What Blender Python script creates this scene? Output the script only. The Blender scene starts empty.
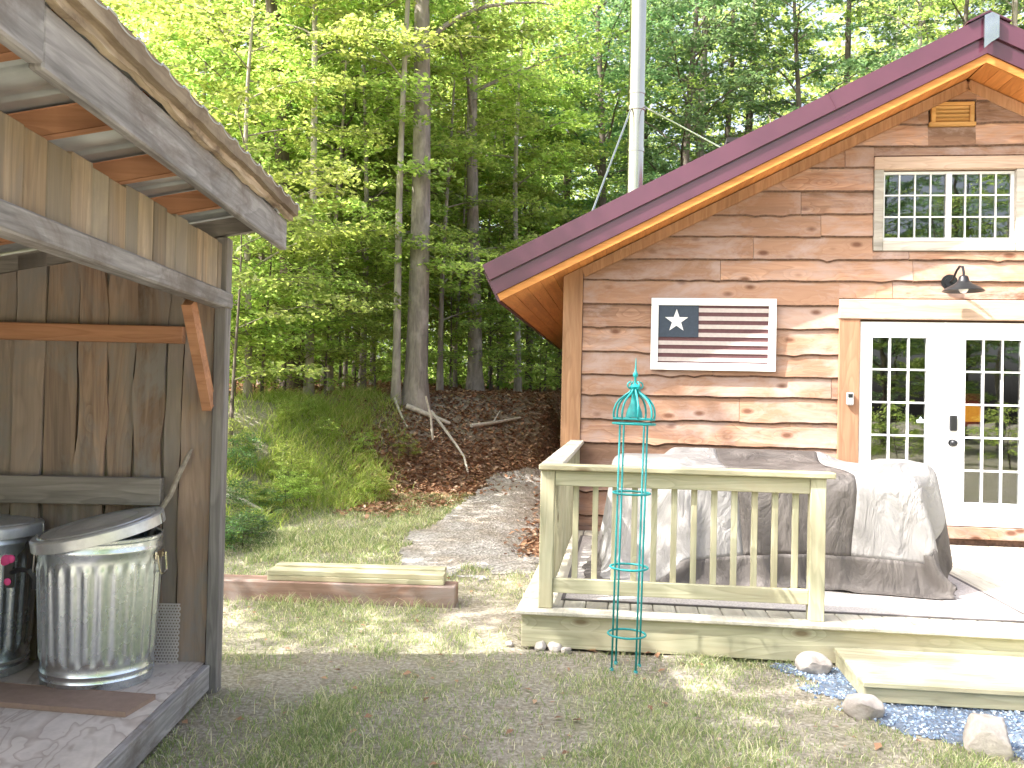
import bpy, bmesh, math, random
import numpy as np
from mathutils import Vector, Matrix
rnd = random.Random(7)
RG = np.random.default_rng(11)
SC = bpy.context.scene
COL = SC.collection

# ------------------------------------------------------------------ scene, camera
CAM_H = 1.56
HYAW = math.atan(110 / 900.)          # house frame turns clockwise against the camera
SYAW = math.atan(-29 / 900.)          # shed frame
HO = Vector((0.092, 5.631, 0))        # front-left corner of the deck
SO = Vector((-1.493, 4.719, 0))       # far corner post of the shed


def hw(u, v, z=0.):
    c, s = math.cos(HYAW), math.sin(HYAW)
    return Vector((HO.x + u * c + v * s, HO.y - u * s + v * c, z))


def sw(p, q, z=0.):
    c, s = math.cos(SYAW), math.sin(SYAW)
    return Vector((SO.x + p * c + q * s, SO.y - p * s + q * c, z))


cam_d = bpy.data.cameras.new('camera')
cam = bpy.data.objects.new('camera', cam_d)
COL.objects.link(cam)
SC.camera = cam
cam_d.sensor_fit = 'HORIZONTAL'
cam_d.sensor_width = 36
cam_d.lens = 36 * 900 / 1024.
cam_d.clip_end = 2000
pt, rl = 0.0148, 0.022
fw = Vector((0, math.cos(pt), math.sin(pt)))
up0 = Vector((0, -math.sin(pt), math.cos(pt)))
rt = Vector((1, 0, 0)) * math.cos(rl) + up0 * math.sin(rl)
up = up0 * math.cos(rl) - Vector((1, 0, 0)) * math.sin(rl)
m = Matrix((rt, up, -fw)).transposed().to_4x4()
m.translation = (0, 0, CAM_H)
cam.matrix_world = m

# ------------------------------------------------------------------ light
c, s = math.cos(HYAW), math.sin(HYAW)
lu, lv, lz = 0.78, 0.38, -1.0
ldir = Vector((lu * c + lv * s, -lu * s + lv * c, lz)).normalized()
tosun = -ldir
sun_d = bpy.data.lights.new('sun', 'SUN')
sun_d.energy = 4.0
sun_d.angle = math.radians(0.55)
sun_d.color = (1.0, 0.955, 0.89)
sun = bpy.data.objects.new('sun', sun_d)
COL.objects.link(sun)
sun.location = (-20, -10, 30)
sun.rotation_euler = ldir.to_track_quat('-Z', 'Y').to_euler()
W = bpy.data.worlds.new('World')
SC.world = W
W.use_nodes = True
nt = W.node_tree
sky = nt.nodes.new('ShaderNodeTexSky')
sky.sky_type = 'NISHITA'
sky.sun_disc = False
sky.sun_elevation = math.asin(tosun.z)
sky.sun_rotation = math.atan2(tosun.x, tosun.y)
sky.air_density = 0.7
sky.dust_density = 6.0
sky.ozone_density = 0.4
hsv = nt.nodes.new('ShaderNodeHueSaturation')
hsv.inputs['Saturation'].default_value = 0.6
nt.links.new(sky.outputs[0], hsv.inputs['Color'])
nt.links.new(hsv.outputs[0], nt.nodes['Background'].inputs[0])
nt.nodes['Background'].inputs[1].default_value = 0.15
SC.view_settings.view_transform = 'Standard'
SC.view_settings.look = 'None'
SC.view_settings.exposure = 2.12
SC.view_settings.gamma = 1.0
SC.render.engine = 'CYCLES'
SC.cycles.max_bounces = 7
SC.cycles.diffuse_bounces = 4
SC.cycles.glossy_bounces = 3
SC.cycles.transmission_bounces = 4
SC.cycles.transparent_max_bounces = 6
SC.cycles.use_denoising = True
SC.cycles.caustics_reflective = False
SC.cycles.caustics_refractive = False

# ------------------------------------------------------------------ materials


class NB:
    def __init__(self, name):
        self.m = bpy.data.materials.new(name)
        self.m.use_nodes = True
        self.t = self.m.node_tree
        self.n = self.t.nodes
        self.bsdf = self.n['Principled BSDF']
        self.out = self.n['Material Output']

    def new(self, kind, **kw):
        x = self.n.new(kind)
        for k, v in kw.items():
            setattr(x, k, v)
        return x

    def ln(self, a, b):
        self.t.links.new(a, b)

    def ramp(self, fac, stops):
        r = self.new('ShaderNodeValToRGB')
        e = r.color_ramp.elements
        while len(e) < len(stops):
            e.new(0.5)
        for el, (p, cl) in zip(e, stops):
            el.position = p
            el.color = (*cl, 1)
        self.ln(fac, r.inputs[0])
        return r.outputs[0]

    def mix(self, fac, a, b, mode='MIX'):
        x = self.new('ShaderNodeMix', data_type='RGBA', blend_type=mode)
        for sock, v in ((x.inputs[0], fac), (x.inputs[6], a), (x.inputs[7], b)):
            if isinstance(v, bpy.types.NodeSocket):
                self.ln(v, sock)
            elif isinstance(v, (tuple, list)):
                sock.default_value = (*v[:3], 1)
            else:
                sock.default_value = v
        return x.outputs[2]

    def math(self, op, a, b=None, c=None, clamp=False):
        x = self.new('ShaderNodeMath', operation=op, use_clamp=clamp)
        for sock, v in zip(x.inputs, (a, b, c)):
            if v is None:
                continue
            if isinstance(v, bpy.types.NodeSocket):
                self.ln(v, sock)
            else:
                sock.default_value = v
        return x.outputs[0]

    def noise(self, vec, scale, detail=3, rough=0.55, dist=0.):
        x = self.new('ShaderNodeTexNoise')
        x.inputs['Scale'].default_value = scale
        x.inputs['Detail'].default_value = detail
        x.inputs['Roughness'].default_value = rough
        x.inputs['Distortion'].default_value = dist
        if vec is not None:
            self.ln(vec, x.inputs['Vector'])
        return x.outputs[0]

    def coord(self, scale=(1, 1, 1), world=False):
        tc = self.new('ShaderNodeTexCoord')
        mp = self.new('ShaderNodeMapping')
        mp.inputs['Scale'].default_value = scale
        if world:
            g = self.new('ShaderNodeNewGeometry')
            self.ln(g.outputs['Position'], mp.inputs['Vector'])
        else:
            oi = self.new('ShaderNodeObjectInfo')
            cx = self.new('ShaderNodeVectorMath', operation='ADD')
            self.ln(tc.outputs['Object'], cx.inputs[0])
            ms = self.math('MULTIPLY', oi.outputs['Random'], 9.0)
            self.ln(ms, cx.inputs[1])
            self.ln(cx.outputs[0], mp.inputs['Vector'])
        return mp.outputs[0]

    def bump(self, h, strength=0.3, dist=0.01):
        b = self.new('ShaderNodeBump')
        b.inputs['Strength'].default_value = strength
        b.inputs['Distance'].default_value = dist
        self.ln(h, b.inputs['Height'])
        self.ln(b.outputs[0], self.bsdf.inputs['Normal'])

    def set(self, color=None, rough=None, metal=None, spec=None):
        b = self.bsdf.inputs
        for k, v in (('Base Color', color), ('Roughness', rough), ('Metallic', metal), ('Specular IOR Level', spec)):
            if v is None:
                continue
            if isinstance(v, bpy.types.NodeSocket):
                self.ln(v, b[k])
            elif isinstance(v, (tuple, list)):
                b[k].default_value = (*v[:3], 1)
            else:
                b[k].default_value = v
        return self.m


def wood(name, a, b, axis=0, var=0.35, fine=26., knots=0., rough=0.75, stain=None, stain_amt=0.5, bump=0.35, island=True, sat2=None, streak=0.45, kscale=(1.7, 4.2)):
    n = NB(name)
    g = n.new('ShaderNodeNewGeometry')
    base = n.coord((1, 1, 1))
    isl = n.new('ShaderNodeVectorMath', operation='ADD')
    cs = n.new('ShaderNodeCombineXYZ')
    for k in range(3):
        n.ln(n.math('MULTIPLY', g.outputs['Random Per Island'], (7.3, 11.9, 5.1)[k]), cs.inputs[k])
    n.ln(base, isl.inputs[0])
    n.ln(cs.outputs[0], isl.inputs[1])

    def scaled(al, ac):
        mp = n.new('ShaderNodeMapping')
        sc = [ac] * 3
        sc[axis] = al
        mp.inputs['Scale'].default_value = sc
        n.ln(isl.outputs[0] if island else base, mp.inputs['Vector'])
        return mp.outputs[0]
    # knots: a distance field that also bends the grain round them
    v = n.new('ShaderNodeTexVoronoi')
    n.ln(scaled(*kscale), v.inputs['Vector'])
    v.inputs['Scale'].default_value = 1.0
    kfield = n.ramp(v.outputs['Distance'], [(0.0, (1, 1, 1)), (max(.02, knots * 2.6), (0, 0, 0))])
    # cathedral grain: thin rings of a slowly bending field
    fld = n.noise(scaled(.55, 4.5), 1.0, 2, 0.5, 0.3)
    fld = n.math('ADD', fld, n.math('MULTIPLY', kfield, 0.22 if knots else 0.0))
    rings = n.math('FRACT', n.math('MULTIPLY', fld, 13.0))
    rings = n.ramp(rings, [(0.0, (0, 0, 0)), (0.72, (.55, .55, .55)), (0.9, (1, 1, 1)), (1.0, (0, 0, 0))])
    grain = n.noise(scaled(fine * .05, fine), 1.0, 5, 0.65, 0.8)
    coarse = n.noise(scaled(.8, 9.), 1.0, 4, 0.65, 0.6)
    col = n.ramp(grain, [(0.30, a), (0.70, b)])
    dk = tuple(x * .55 for x in a)
    col = n.mix(n.math('MULTIPLY', rings, streak), col, tuple(x * .78 for x in a))
    bm = n.ramp(coarse, [(0.28, (1 - var * .75,) * 3), (0.5, (1, 1, 1)), (0.72, (1 + var * .45,) * 3)])
    col = n.mix(1.0, col, bm, 'MULTIPLY')
    if island:
        rr = n.math('MULTIPLY_ADD', g.outputs['Random Per Island'], var * 1.1, 1 - var * .55)
        cb = n.new('ShaderNodeCombineColor')
        for k in range(3):
            n.ln(rr, cb.inputs[k])
        col = n.mix(1.0, col, cb.outputs[0], 'MULTIPLY')
        if sat2:
            w2 = n.new('ShaderNodeTexWhiteNoise', noise_dimensions='1D')
            n.ln(g.outputs['Random Per Island'], w2.inputs['W'])
            col = n.mix(n.math('MULTIPLY', w2.outputs[0], 0.75), col, sat2)
    if stain:
        st = n.ramp(n.noise(scaled(1.6, 3.4), 1.0, 6, 0.72, 0.5), [(0.45, (0, 0, 0)), (0.62, (1, 1, 1))])
        col = n.mix(n.math('MULTIPLY', st, stain_amt), col, stain)
    if knots > 0:
        kd = n.ramp(v.outputs['Distance'], [(knots * .45, (1, 1, 1)), (knots * 1.15, (0, 0, 0))])
        col = n.mix(n.math('MULTIPLY', kd, 0.85), col, (a[0] * .45, a[1] * .34, a[2] * .28))
    n.bump(n.math('ADD', grain, n.math('MULTIPLY', rings, .3)), bump, 0.004)
    return n.set(col, rough, 0, 0.25)


def plain(name, colr, rough=0.5, metal=0., noise_amt=0.12, scale=14., bump=0., spec=0.5):
    n = NB(name)
    f = n.noise(n.coord((scale,) * 3), 1.0, 4, 0.6)
    lo = tuple(max(0, x * (1 - noise_amt)) for x in colr)
    hi = tuple(min(1, x * (1 + noise_amt)) for x in colr)
    col = n.ramp(f, [(0.3, lo), (0.7, hi)])
    if bump:
        n.bump(f, bump, 0.01)
    return n.set(col, rough, metal, spec)


MT = {}
MT['siding'] = wood('cedar_siding', (0.245, 0.125, 0.08), (0.50, 0.315, 0.215), 0, 0.8, 20, 0.19, 0.7, (0.42, 0.32, 0.29), 0.7, sat2=(0.38, 0.22, 0.145), streak=.75, kscale=(3.0, 6.0))
MT['bark_edge'] = plain('bark_edge', (0.12, 0.066, 0.045), 0.9, 0, 0.5, 30, 0.4)
MT['corner'] = wood('corner_timber', (0.33, 0.175, 0.095), (0.46, 0.27, 0.155), 2, 0.3, 22, 0.05)
MT['soffit'] = wood('stained_soffit', (0.48, 0.18, 0.05), (0.66, 0.29, 0.09), 1, 0.25, 18, 0.05, 0.5)
MT['rake_wood'] = wood('stained_rake', (0.44, 0.17, 0.04), (0.58, 0.26, 0.075), 0, 0.2, 18, 0.05, 0.5)
MT['wall_back'] = plain('sheathing', (0.08, 0.045, 0.03), 0.9)
MT['jamb'] = wood('door_casing', (0.29, 0.145, 0.085), (0.40, 0.225, 0.14), 2, 0.2, 22, 0.09)
MT['header'] = wood('door_header', (0.44, 0.31, 0.23), (0.58, 0.44, 0.35), 0, 0.35, 22, 0.07)
MT['grey_trim'] = wood('weathered_trim', (0.32, 0.29, 0.25), (0.47, 0.44, 0.40), 0, 0.4, 26, 0.03)
MT['vent'] = wood('vent_wood', (0.50, 0.26, 0.08), (0.62, 0.36, 0.14), 0, 0.15, 22)
MT['pine'] = wood('treated_pine', (0.37, 0.355, 0.235), (0.53, 0.51, 0.37), 0, 0.35, 20, 0.10, 0.65, (0.47, 0.40, 0.265), .55, bump=0.25, streak=.65)
MT['pine_v'] = wood('treated_pine_upright', (0.37, 0.355, 0.235), (0.53, 0.51, 0.37), 2, 0.3, 20, 0.06, 0.65, (0.46, 0.40, 0.265), .5, bump=0.25, streak=.6)
MT['pine_d'] = wood('deck_pine', (0.46, 0.435, 0.36), (0.60, 0.575, 0.50), 1, 0.25, 16, 0.05, 0.65, (0.48, 0.42, 0.34), .5, bump=0.2, streak=.5)
MT['white'] = plain('white_paint', (0.78, 0.79, 0.80), 0.35, 0, 0.03)
MT['black'] = plain('black_metal', (0.02, 0.021, 0.024), 0.35, 0.3, 0.3)
MT['steel'] = plain('stainless_steel', (0.50, 0.475, 0.40), 0.2, 1.0, 0.06, 3)
MT['alu'] = plain('bright_trim', (0.46, 0.47, 0.48), 0.2, 1.0, 0.1, 8)
MT['lockbox'] = plain('lockbox_grey', (0.50, 0.52, 0.55), 0.4, 0.4, 0.1)
MT['teal'] = plain('teal_paint', (0.009, 0.27, 0.28), 0.45, 0, 0.2, 30)
MT['old_grey'] = wood('weathered_grey', (0.20, 0.19, 0.19), (0.42, 0.40, 0.40), 1, 0.6, 30, 0.05, 0.85, (0.16, 0.13, 0.115), 0.75)
MT['old_grey_v'] = wood('weathered_grey_upright', (0.17, 0.155, 0.15), (0.36, 0.335, 0.325), 2, 0.35, 30, 0.04, 0.85)
MT['old_grey_h'] = wood('weathered_grey_rail', (0.21, 0.19, 0.175), (0.37, 0.335, 0.31), 0, 0.3, 30, 0.05, 0.85)
MT['shed_boards'] = wood('shed_boards', (0.26, 0.17, 0.125), (0.46, 0.33, 0.25), 2, 0.6, 24, 0.06, 0.85, (0.27, 0.255, 0.25), 0.8, sat2=(0.32, 0.30, 0.285))
MT['short_boards'] = wood('header_boards', (0.25, 0.17, 0.105), (0.46, 0.35, 0.24), 2, 0.85, 24, 0.05, 0.8, (0.25, 0.23, 0.21), 0.5, sat2=(0.40, 0.36, 0.29))
MT['rafter'] = wood('rafter_wood', (0.40, 0.185, 0.10), (0.56, 0.30, 0.18), 0, 0.3, 22, 0.05, 0.8)
MT['drip'] = wood('roof_edge_wood', (0.30, 0.22, 0.15), (0.60, 0.50, 0.38), 1, 0.7, 20, 0.07, 0.8, (0.13, 0.09, 0.065), 0.85)
MT['plank'] = plain('fibre_plank', (0.30, 0.21, 0.165), 0.7, 0, 0.12, 20)
MT['mesh_panel'] = plain('white_enamel', (0.62, 0.56, 0.55), 0.4, 0, 0.05)
MT['dark_hole'] = plain('dark_hole', (0.03, 0.025, 0.03), 0.8)
MT['beam'] = wood('old_beam', (0.215, 0.13, 0.10), (0.345, 0.23, 0.185), 0, 0.4, 22, 0.05, 0.8, (0.33, 0.29, 0.28), 0.7)
MT['stick'] = plain('stick_bark', (0.36, 0.31, 0.26), 0.85, 0, 0.3, 30, 0.3)
MT['dead'] = plain('dead_wood', (0.52, 0.48, 0.42), 0.85, 0, 0.3, 20, 0.3)
MT['pink'] = plain('pink_cloth', (0.60, 0.06, 0.22), 0.7)
MT['orange'] = plain('orange_glow', (0.85, 0.40, 0.04), 0.6)
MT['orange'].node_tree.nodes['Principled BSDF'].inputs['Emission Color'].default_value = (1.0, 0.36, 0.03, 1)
MT['orange'].node_tree.nodes['Principled BSDF'].inputs['Emission Strength'].default_value = 0.45  # emission lets the orange shape show through the pane
MT['red'] = plain('red_patch', (0.45, 0.08, 0.05), 0.6)
MT['sticker'] = plain('pale_sticker', (0.55, 0.65, 0.72), 0.4)
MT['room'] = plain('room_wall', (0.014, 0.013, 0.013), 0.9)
MT['flag_white'] = plain('flag_white', (0.50, 0.43, 0.41), 0.7, 0, 0.1, 30)
MT['flag_red'] = plain('flag_red', (0.11, 0.045, 0.05), 0.7, 0, 0.15, 30)
MT['flag_blue'] = plain('flag_blue', (0.035, 0.05, 0.075), 0.7, 0, 0.15, 30)
MT['star'] = plain('star_white', (0.78, 0.78, 0.78), 0.6, 0, 0.06)
MT['bulb'] = plain('bulb_glass', (0.8, 0.8, 0.78), 0.15)

# purple metal roofing
n = NB('purple_metal')
f = n.noise(n.coord((1.5, 1.5, 1.5)), 1.0, 3)
MT['purple'] = n.set(n.ramp(f, [(0.3, (0.072, 0.021, 0.038)), (0.7, (0.098, 0.029, 0.050))]), 0.27, 0.0, 0.8)

# galvanised steel
n = NB('galvanised')
v = n.new('ShaderNodeTexVoronoi')
n.ln(n.coord((1, 1, 1)), v.inputs['Vector'])
v.inputs['Scale'].default_value = 55
lum = n.ramp(v.outputs['Color'], [(0.0, (0.64, 0.70, 0.745)), (1.0, (0.76, 0.82, 0.86))])
MT['galv'] = n.set(lum, n.math('MULTIPLY_ADD', n.noise(n.coord((7, 7, 7)), 1.0, 3), 0.16, 0.19), 0.92)
n = NB('galvanised_lid')
lum = n.ramp(n.noise(n.coord((9, 9, 9)), 1.0, 5, 0.7), [(0.35, (0.56, 0.58, 0.59)), (0.65, (0.74, 0.76, 0.78))])
MT['galv_lid'] = n.set(lum, 0.33, 0.65)
n = NB('roof_sheet')
lum = n.ramp(n.noise(n.coord((6, 6, 6)), 1.0, 4), [(0.3, (0.42, 0.44, 0.46)), (0.7, (0.60, 0.62, 0.64))])
MT['roof_sheet'] = n.set(lum, 0.45, 0.55)

# plywood floor of the shed: broad looping grain
n = NB('plywood')
fld = n.noise(n.coord((2.6, 1.0, 1)), 1.0, 3, 0.5, 0.8)
rg_ = n.math('FRACT', n.math('MULTIPLY', fld, 15.0))
fine = n.noise(n.coord((40, 6, 10)), 1.0, 4, 0.6)
colr = n.ramp(rg_, [(0.0, (0.64, 0.585, 0.54)), (0.6, (0.66, 0.60, 0.555)), (0.86, (0.50, 0.43, 0.385)), (0.95, (0.44, 0.37, 0.33)), (1.0, (0.62, 0.565, 0.52))])
st = n.ramp(n.noise(n.coord((3.5, 3.5, 1)), 1.0, 5, 0.7), [(0.35, (0.72, 0.71, 0.70)), (0.6, (1.05, 1.04, 1.03))])
colr = n.mix(1.0, colr, st, 'MULTIPLY')
colr = n.mix(n.math('MULTIPLY', fine, .35), colr, (0.50, 0.45, 0.42))
MT['plywood'] = n.set(colr, 0.8, 0, 0.2)

# fabrics


def fabric(name, colr):
    n = NB(name)
    f = n.noise(n.coord((5, 5, 5)), 1.0, 5, 0.65)
    f2 = n.noise(n.coord((120, 120, 120)), 1.0, 1)
    col = n.ramp(f, [(0.3, tuple(x * .86 for x in colr)), (0.7, colr)])
    rid = n.math('ABSOLUTE', n.math('SUBTRACT', n.noise(n.coord((5, 5, 2.2)), 1.0, 4, 0.55, 0.9), 0.5))
    n.bump(n.math('ADD', n.math('MULTIPLY', rid, 2.1), n.math('MULTIPLY', f2, .06)), 0.75, 0.035)
    return n.set(col, 0.6, 0, 0.3)


MT['cover_light'] = fabric('cover_light', (0.31, 0.30, 0.295))
MT['cover_taupe'] = fabric('cover_taupe', (0.125, 0.112, 0.105))
n = NB('outdoor_mat')
ck = n.new('ShaderNodeTexVoronoi')
n.ln(n.coord((1, 1, 1)), ck.inputs['Vector'])
ck.inputs['Scale'].default_value = 70
MT['mat'] = n.set(n.ramp(ck.outputs['Distance'], [(0.1, (0.33, 0.30, 0.285)), (0.6, (0.52, 0.485, 0.465))]), 0.9, 0, 0.1)
MT['mat_edge'] = plain('mat_edge', (0.11, 0.10, 0.10), 0.9)

# glass that mirrors what stands in front of it
n = NB('window_glass')
gl = n.new('ShaderNodeBsdfGlossy')
gl.inputs['Roughness'].default_value = 0.012
tr = n.new('ShaderNodeBsdfTransparent')
tr.inputs[0].default_value = (0.62, 0.66, 0.66, 1)
fr = n.new('ShaderNodeFresnel')
fr.inputs[0].default_value = 1.9
nz = n.noise(n.coord((2.2, 2.2, 2.2)), 1.0, 2)
bp = n.new('ShaderNodeBump')
bp.inputs['Strength'].default_value = 0.05
bp.inputs['Distance'].default_value = 0.02
n.ln(nz, bp.inputs['Height'])
n.ln(bp.outputs[0], gl.inputs['Normal'])
mx = n.new('ShaderNodeMixShader')
n.ln(n.math('MULTIPLY', fr.outputs[0], 1.5, clamp=True), mx.inputs[0])
n.ln(tr.outputs[0], mx.inputs[1])
n.ln(gl.outputs[0], mx.inputs[2])
n.ln(mx.outputs[0], n.out.inputs[0])
MT['glass'] = n.m

# bark and leaves


def bark(name, a, b):
    n = NB(name)
    f = n.noise(n.coord((14, 14, 2.4)), 1.0, 5, 0.65, 0.5)
    lich = n.ramp(n.noise(n.coord((2.5, 2.5, 1.6)), 1.0, 4, 0.6), [(0.52, (0, 0, 0)), (0.66, (1, 1, 1))])
    col = n.mix(n.math('MULTIPLY', lich, 0.6), n.ramp(f, [(0.3, a), (0.7, b)]), tuple(min(1, x * 1.5 + .02) for x in b))
    n.bump(f, 0.6, 0.03)
    return n.set(col, 0.9, 0, 0.15)


MT['bark_grey'] = bark('bark_grey', (0.17, 0.15, 0.13), (0.36, 0.32, 0.285))
MT['bark_dark'] = bark('bark_dark', (0.075, 0.06, 0.05), (0.17, 0.145, 0.12))
MT['bark_pale'] = bark('bark_pale', (0.24, 0.22, 0.19), (0.44, 0.40, 0.35))


def leaf(name, stops, trans, tf=0.45):
    n = NB(name)
    g = n.new('ShaderNodeNewGeometry')
    oi = n.new('ShaderNodeObjectInfo')
    col = n.ramp(g.outputs['Random Per Island'], stops)
    hs = n.new('ShaderNodeHueSaturation')
    n.ln(col, hs.inputs['Color'])
    n.ln(n.math('MULTIPLY_ADD', oi.outputs['Random'], 0.03, 0.485), hs.inputs['Hue'])
    n.ln(n.math('MULTIPLY_ADD', oi.outputs['Random'], 0.5, 0.78), hs.inputs['Value'])
    d = n.bsdf
    n.ln(hs.outputs[0], d.inputs['Base Color'])
    d.inputs['Roughness'].default_value = 0.45
    d.inputs['Specular IOR Level'].default_value = 0.35
    t = n.new('ShaderNodeBsdfTranslucent')
    n.ln(n.mix(1.0, hs.outputs[0], trans, 'MULTIPLY'), t.inputs[0])
    x = n.new('ShaderNodeMixShader')
    x.inputs[0].default_value = tf
    n.ln(d.outputs[0], x.inputs[1])
    n.ln(t.outputs[0], x.inputs[2])
    n.ln(x.outputs[0], n.out.inputs[0])
    return n.m


MT['leaf_bright'] = leaf('leaf_bright', [(0, (0.14, 0.21, 0.05)), (0.5, (0.24, 0.32, 0.08)), (1, (0.38, 0.44, 0.15))], (2.3, 2.2, 1.9), 0.55)
MT['leaf_mid'] = leaf('leaf_mid', [(0, (0.12, 0.19, 0.05)), (0.5, (0.20, 0.285, 0.08)), (1, (0.31, 0.38, 0.14))], (2.4, 2.3, 1.9), 0.54)
MT['leaf_blue'] = leaf('leaf_blue', [(0, (0.07, 0.13, 0.065)), (0.5, (0.12, 0.20, 0.095)), (1, (0.20, 0.28, 0.15))], (2.2, 2.2, 1.7), 0.42)
MT['leaf_low'] = leaf('leaf_low', [(0, (0.05, 0.105, 0.04)), (1, (0.11, 0.18, 0.065))], (2.5, 2.5, 1.8), 0.35)
MT['grass'] = leaf('grass', [(0, (0.145, 0.20, 0.075)), (0.40, (0.215, 0.27, 0.115)), (0.68, (0.30, 0.335, 0.165)), (0.82, (0.46, 0.43, 0.29)), (1, (0.60, 0.56, 0.45))], (2.0, 2.0, 1.5), 0.35)
MT['hay'] = leaf('bank_grass', [(0, (0.15, 0.22, 0.05)), (0.5, (0.25, 0.32, 0.08)), (0.8, (0.34, 0.38, 0.13)), (1, (0.46, 0.42, 0.24))], (2.2, 2.1, 1.5), 0.45)
MT['litter'] = leaf('leaf_litter', [(0, (0.17, 0.09, 0.055)), (0.45, (0.33, 0.18, 0.105)), (0.8, (0.45, 0.27, 0.16)), (1, (0.58, 0.45, 0.34))], (1.2, 1.0, 0.8), 0.15)

# stones
n = NB('grey_rock')
f = n.noise(n.coord((6, 6, 6)), 1.0, 6, 0.65)
n.bump(f, 0.7, 0.03)
MT['rock'] = n.set(n.ramp(f, [(0.3, (0.25, 0.22, 0.20)), (0.7, (0.52, 0.48, 0.45))]), 0.9, 0, 0.2)
n = NB('skylit_gravel')  # grey gravel; blue skylight and sunlit white are put into the chip colours
g = n.new('ShaderNodeNewGeometry')
MT['gravel'] = n.set(n.ramp(g.outputs['Random Per Island'], [(0, (0.10, 0.15, 0.24)), (0.5, (0.22, 0.30, 0.42)), (0.85, (0.42, 0.50, 0.60)), (1, (0.70, 0.72, 0.74))]), 0.75, 0, 0.3)
MT['gravel_bed'] = plain('gravel_bed', (0.12, 0.15, 0.20), 0.9, 0, 0.5, 40, 0.5)  # same skylight blue put into the bed colour

# ground: soil, thatch, litter and moss, told apart by what lies where
n = NB('ground')
pos = n.coord((1, 1, 1), world=True)
fine = n.noise(pos, 38, 5, 0.7)
mid = n.noise(pos, 5.5, 4, 0.6, 0.4)
big = n.noise(pos, 1.3, 3, 0.55, 0.3)
soil = n.ramp(fine, [(0.30, (0.19, 0.165, 0.13)), (0.52, (0.39, 0.35, 0.29)), (0.72, (0.62, 0.57, 0.50))])
turf = n.ramp(fine, [(0.30, (0.17, 0.18, 0.095)), (0.5, (0.29, 0.285, 0.18)), (0.72, (0.52, 0.48, 0.375))])
tm = n.ramp(n.math('ADD', n.math('MULTIPLY', mid, .6), n.math('MULTIPLY', big, .4)), [(0.42, (0, 0, 0)), (0.58, (1, 1, 1))])
at = n.new('ShaderNodeAttribute', attribute_name='bare')
tm2 = n.math('SUBTRACT', n.math('MULTIPLY_ADD', tm, 0.75, 0.2), at.outputs['Fac'], clamp=True)
colr = n.mix(tm2, soil, turf)
vor = n.new('ShaderNodeTexVoronoi')
n.ln(pos, vor.inputs['Vector'])
vor.inputs['Scale'].default_value = 15
lit = n.ramp(vor.outputs['Color'], [(0.0, (0.13, 0.08, 0.055)), (0.45, (0.24, 0.15, 0.10)), (0.8, (0.34, 0.22, 0.15)), (1.0, (0.46, 0.36, 0.28))])
lit = n.mix(n.math('MULTIPLY', fine, 0.5), lit, (0.13, 0.10, 0.07))
at2 = n.new('ShaderNodeAttribute', attribute_name='litter')
lm = n.math('MULTIPLY_ADD', n.math('SUBTRACT', mid, 0.5), 1.2, at2.outputs['Fac'], clamp=True)
colr = n.mix(lm, colr, lit)
at3 = n.new('ShaderNodeAttribute', attribute_name='earth')
em = n.math('MULTIPLY', at3.outputs['Fac'], n.ramp(mid, [(0.35, (0.2, 0.2, 0.2)), (0.6, (1, 1, 1))]))
colr = n.mix(em, colr, n.ramp(fine, [(0.3, (0.21, 0.185, 0.14)), (0.7, (0.44, 0.39, 0.31))]))
n.bump(n.math('ADD', fine, n.math('MULTIPLY', mid, 0.8)), 0.8, 0.05)
MT['ground'] = n.set(colr, 0.95, 0, 0.1)

n = NB('gravel_path')
pos = n.coord((1, 1, 1), world=True)
vor = n.new('ShaderNodeTexVoronoi')
n.ln(pos, vor.inputs['Vector'])
vor.inputs['Scale'].default_value = 38
pc = n.ramp(vor.outputs['Color'], [(0.1, (0.22, 0.205, 0.19)), (0.6, (0.36, 0.345, 0.33)), (1, (0.52, 0.50, 0.48))])
pm = n.ramp(n.noise(pos, 2.2, 4), [(0.4, (1, 1, 1)), (0.70, (0.74, 0.68, 0.60))])
n.bump(vor.outputs['Distance'], 0.7, 0.02)
MT['path'] = n.set(n.mix(1.0, pc, pm, 'MULTIPLY'), 0.95, 0, 0.1)

# ------------------------------------------------------------------ mesh tools


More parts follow.
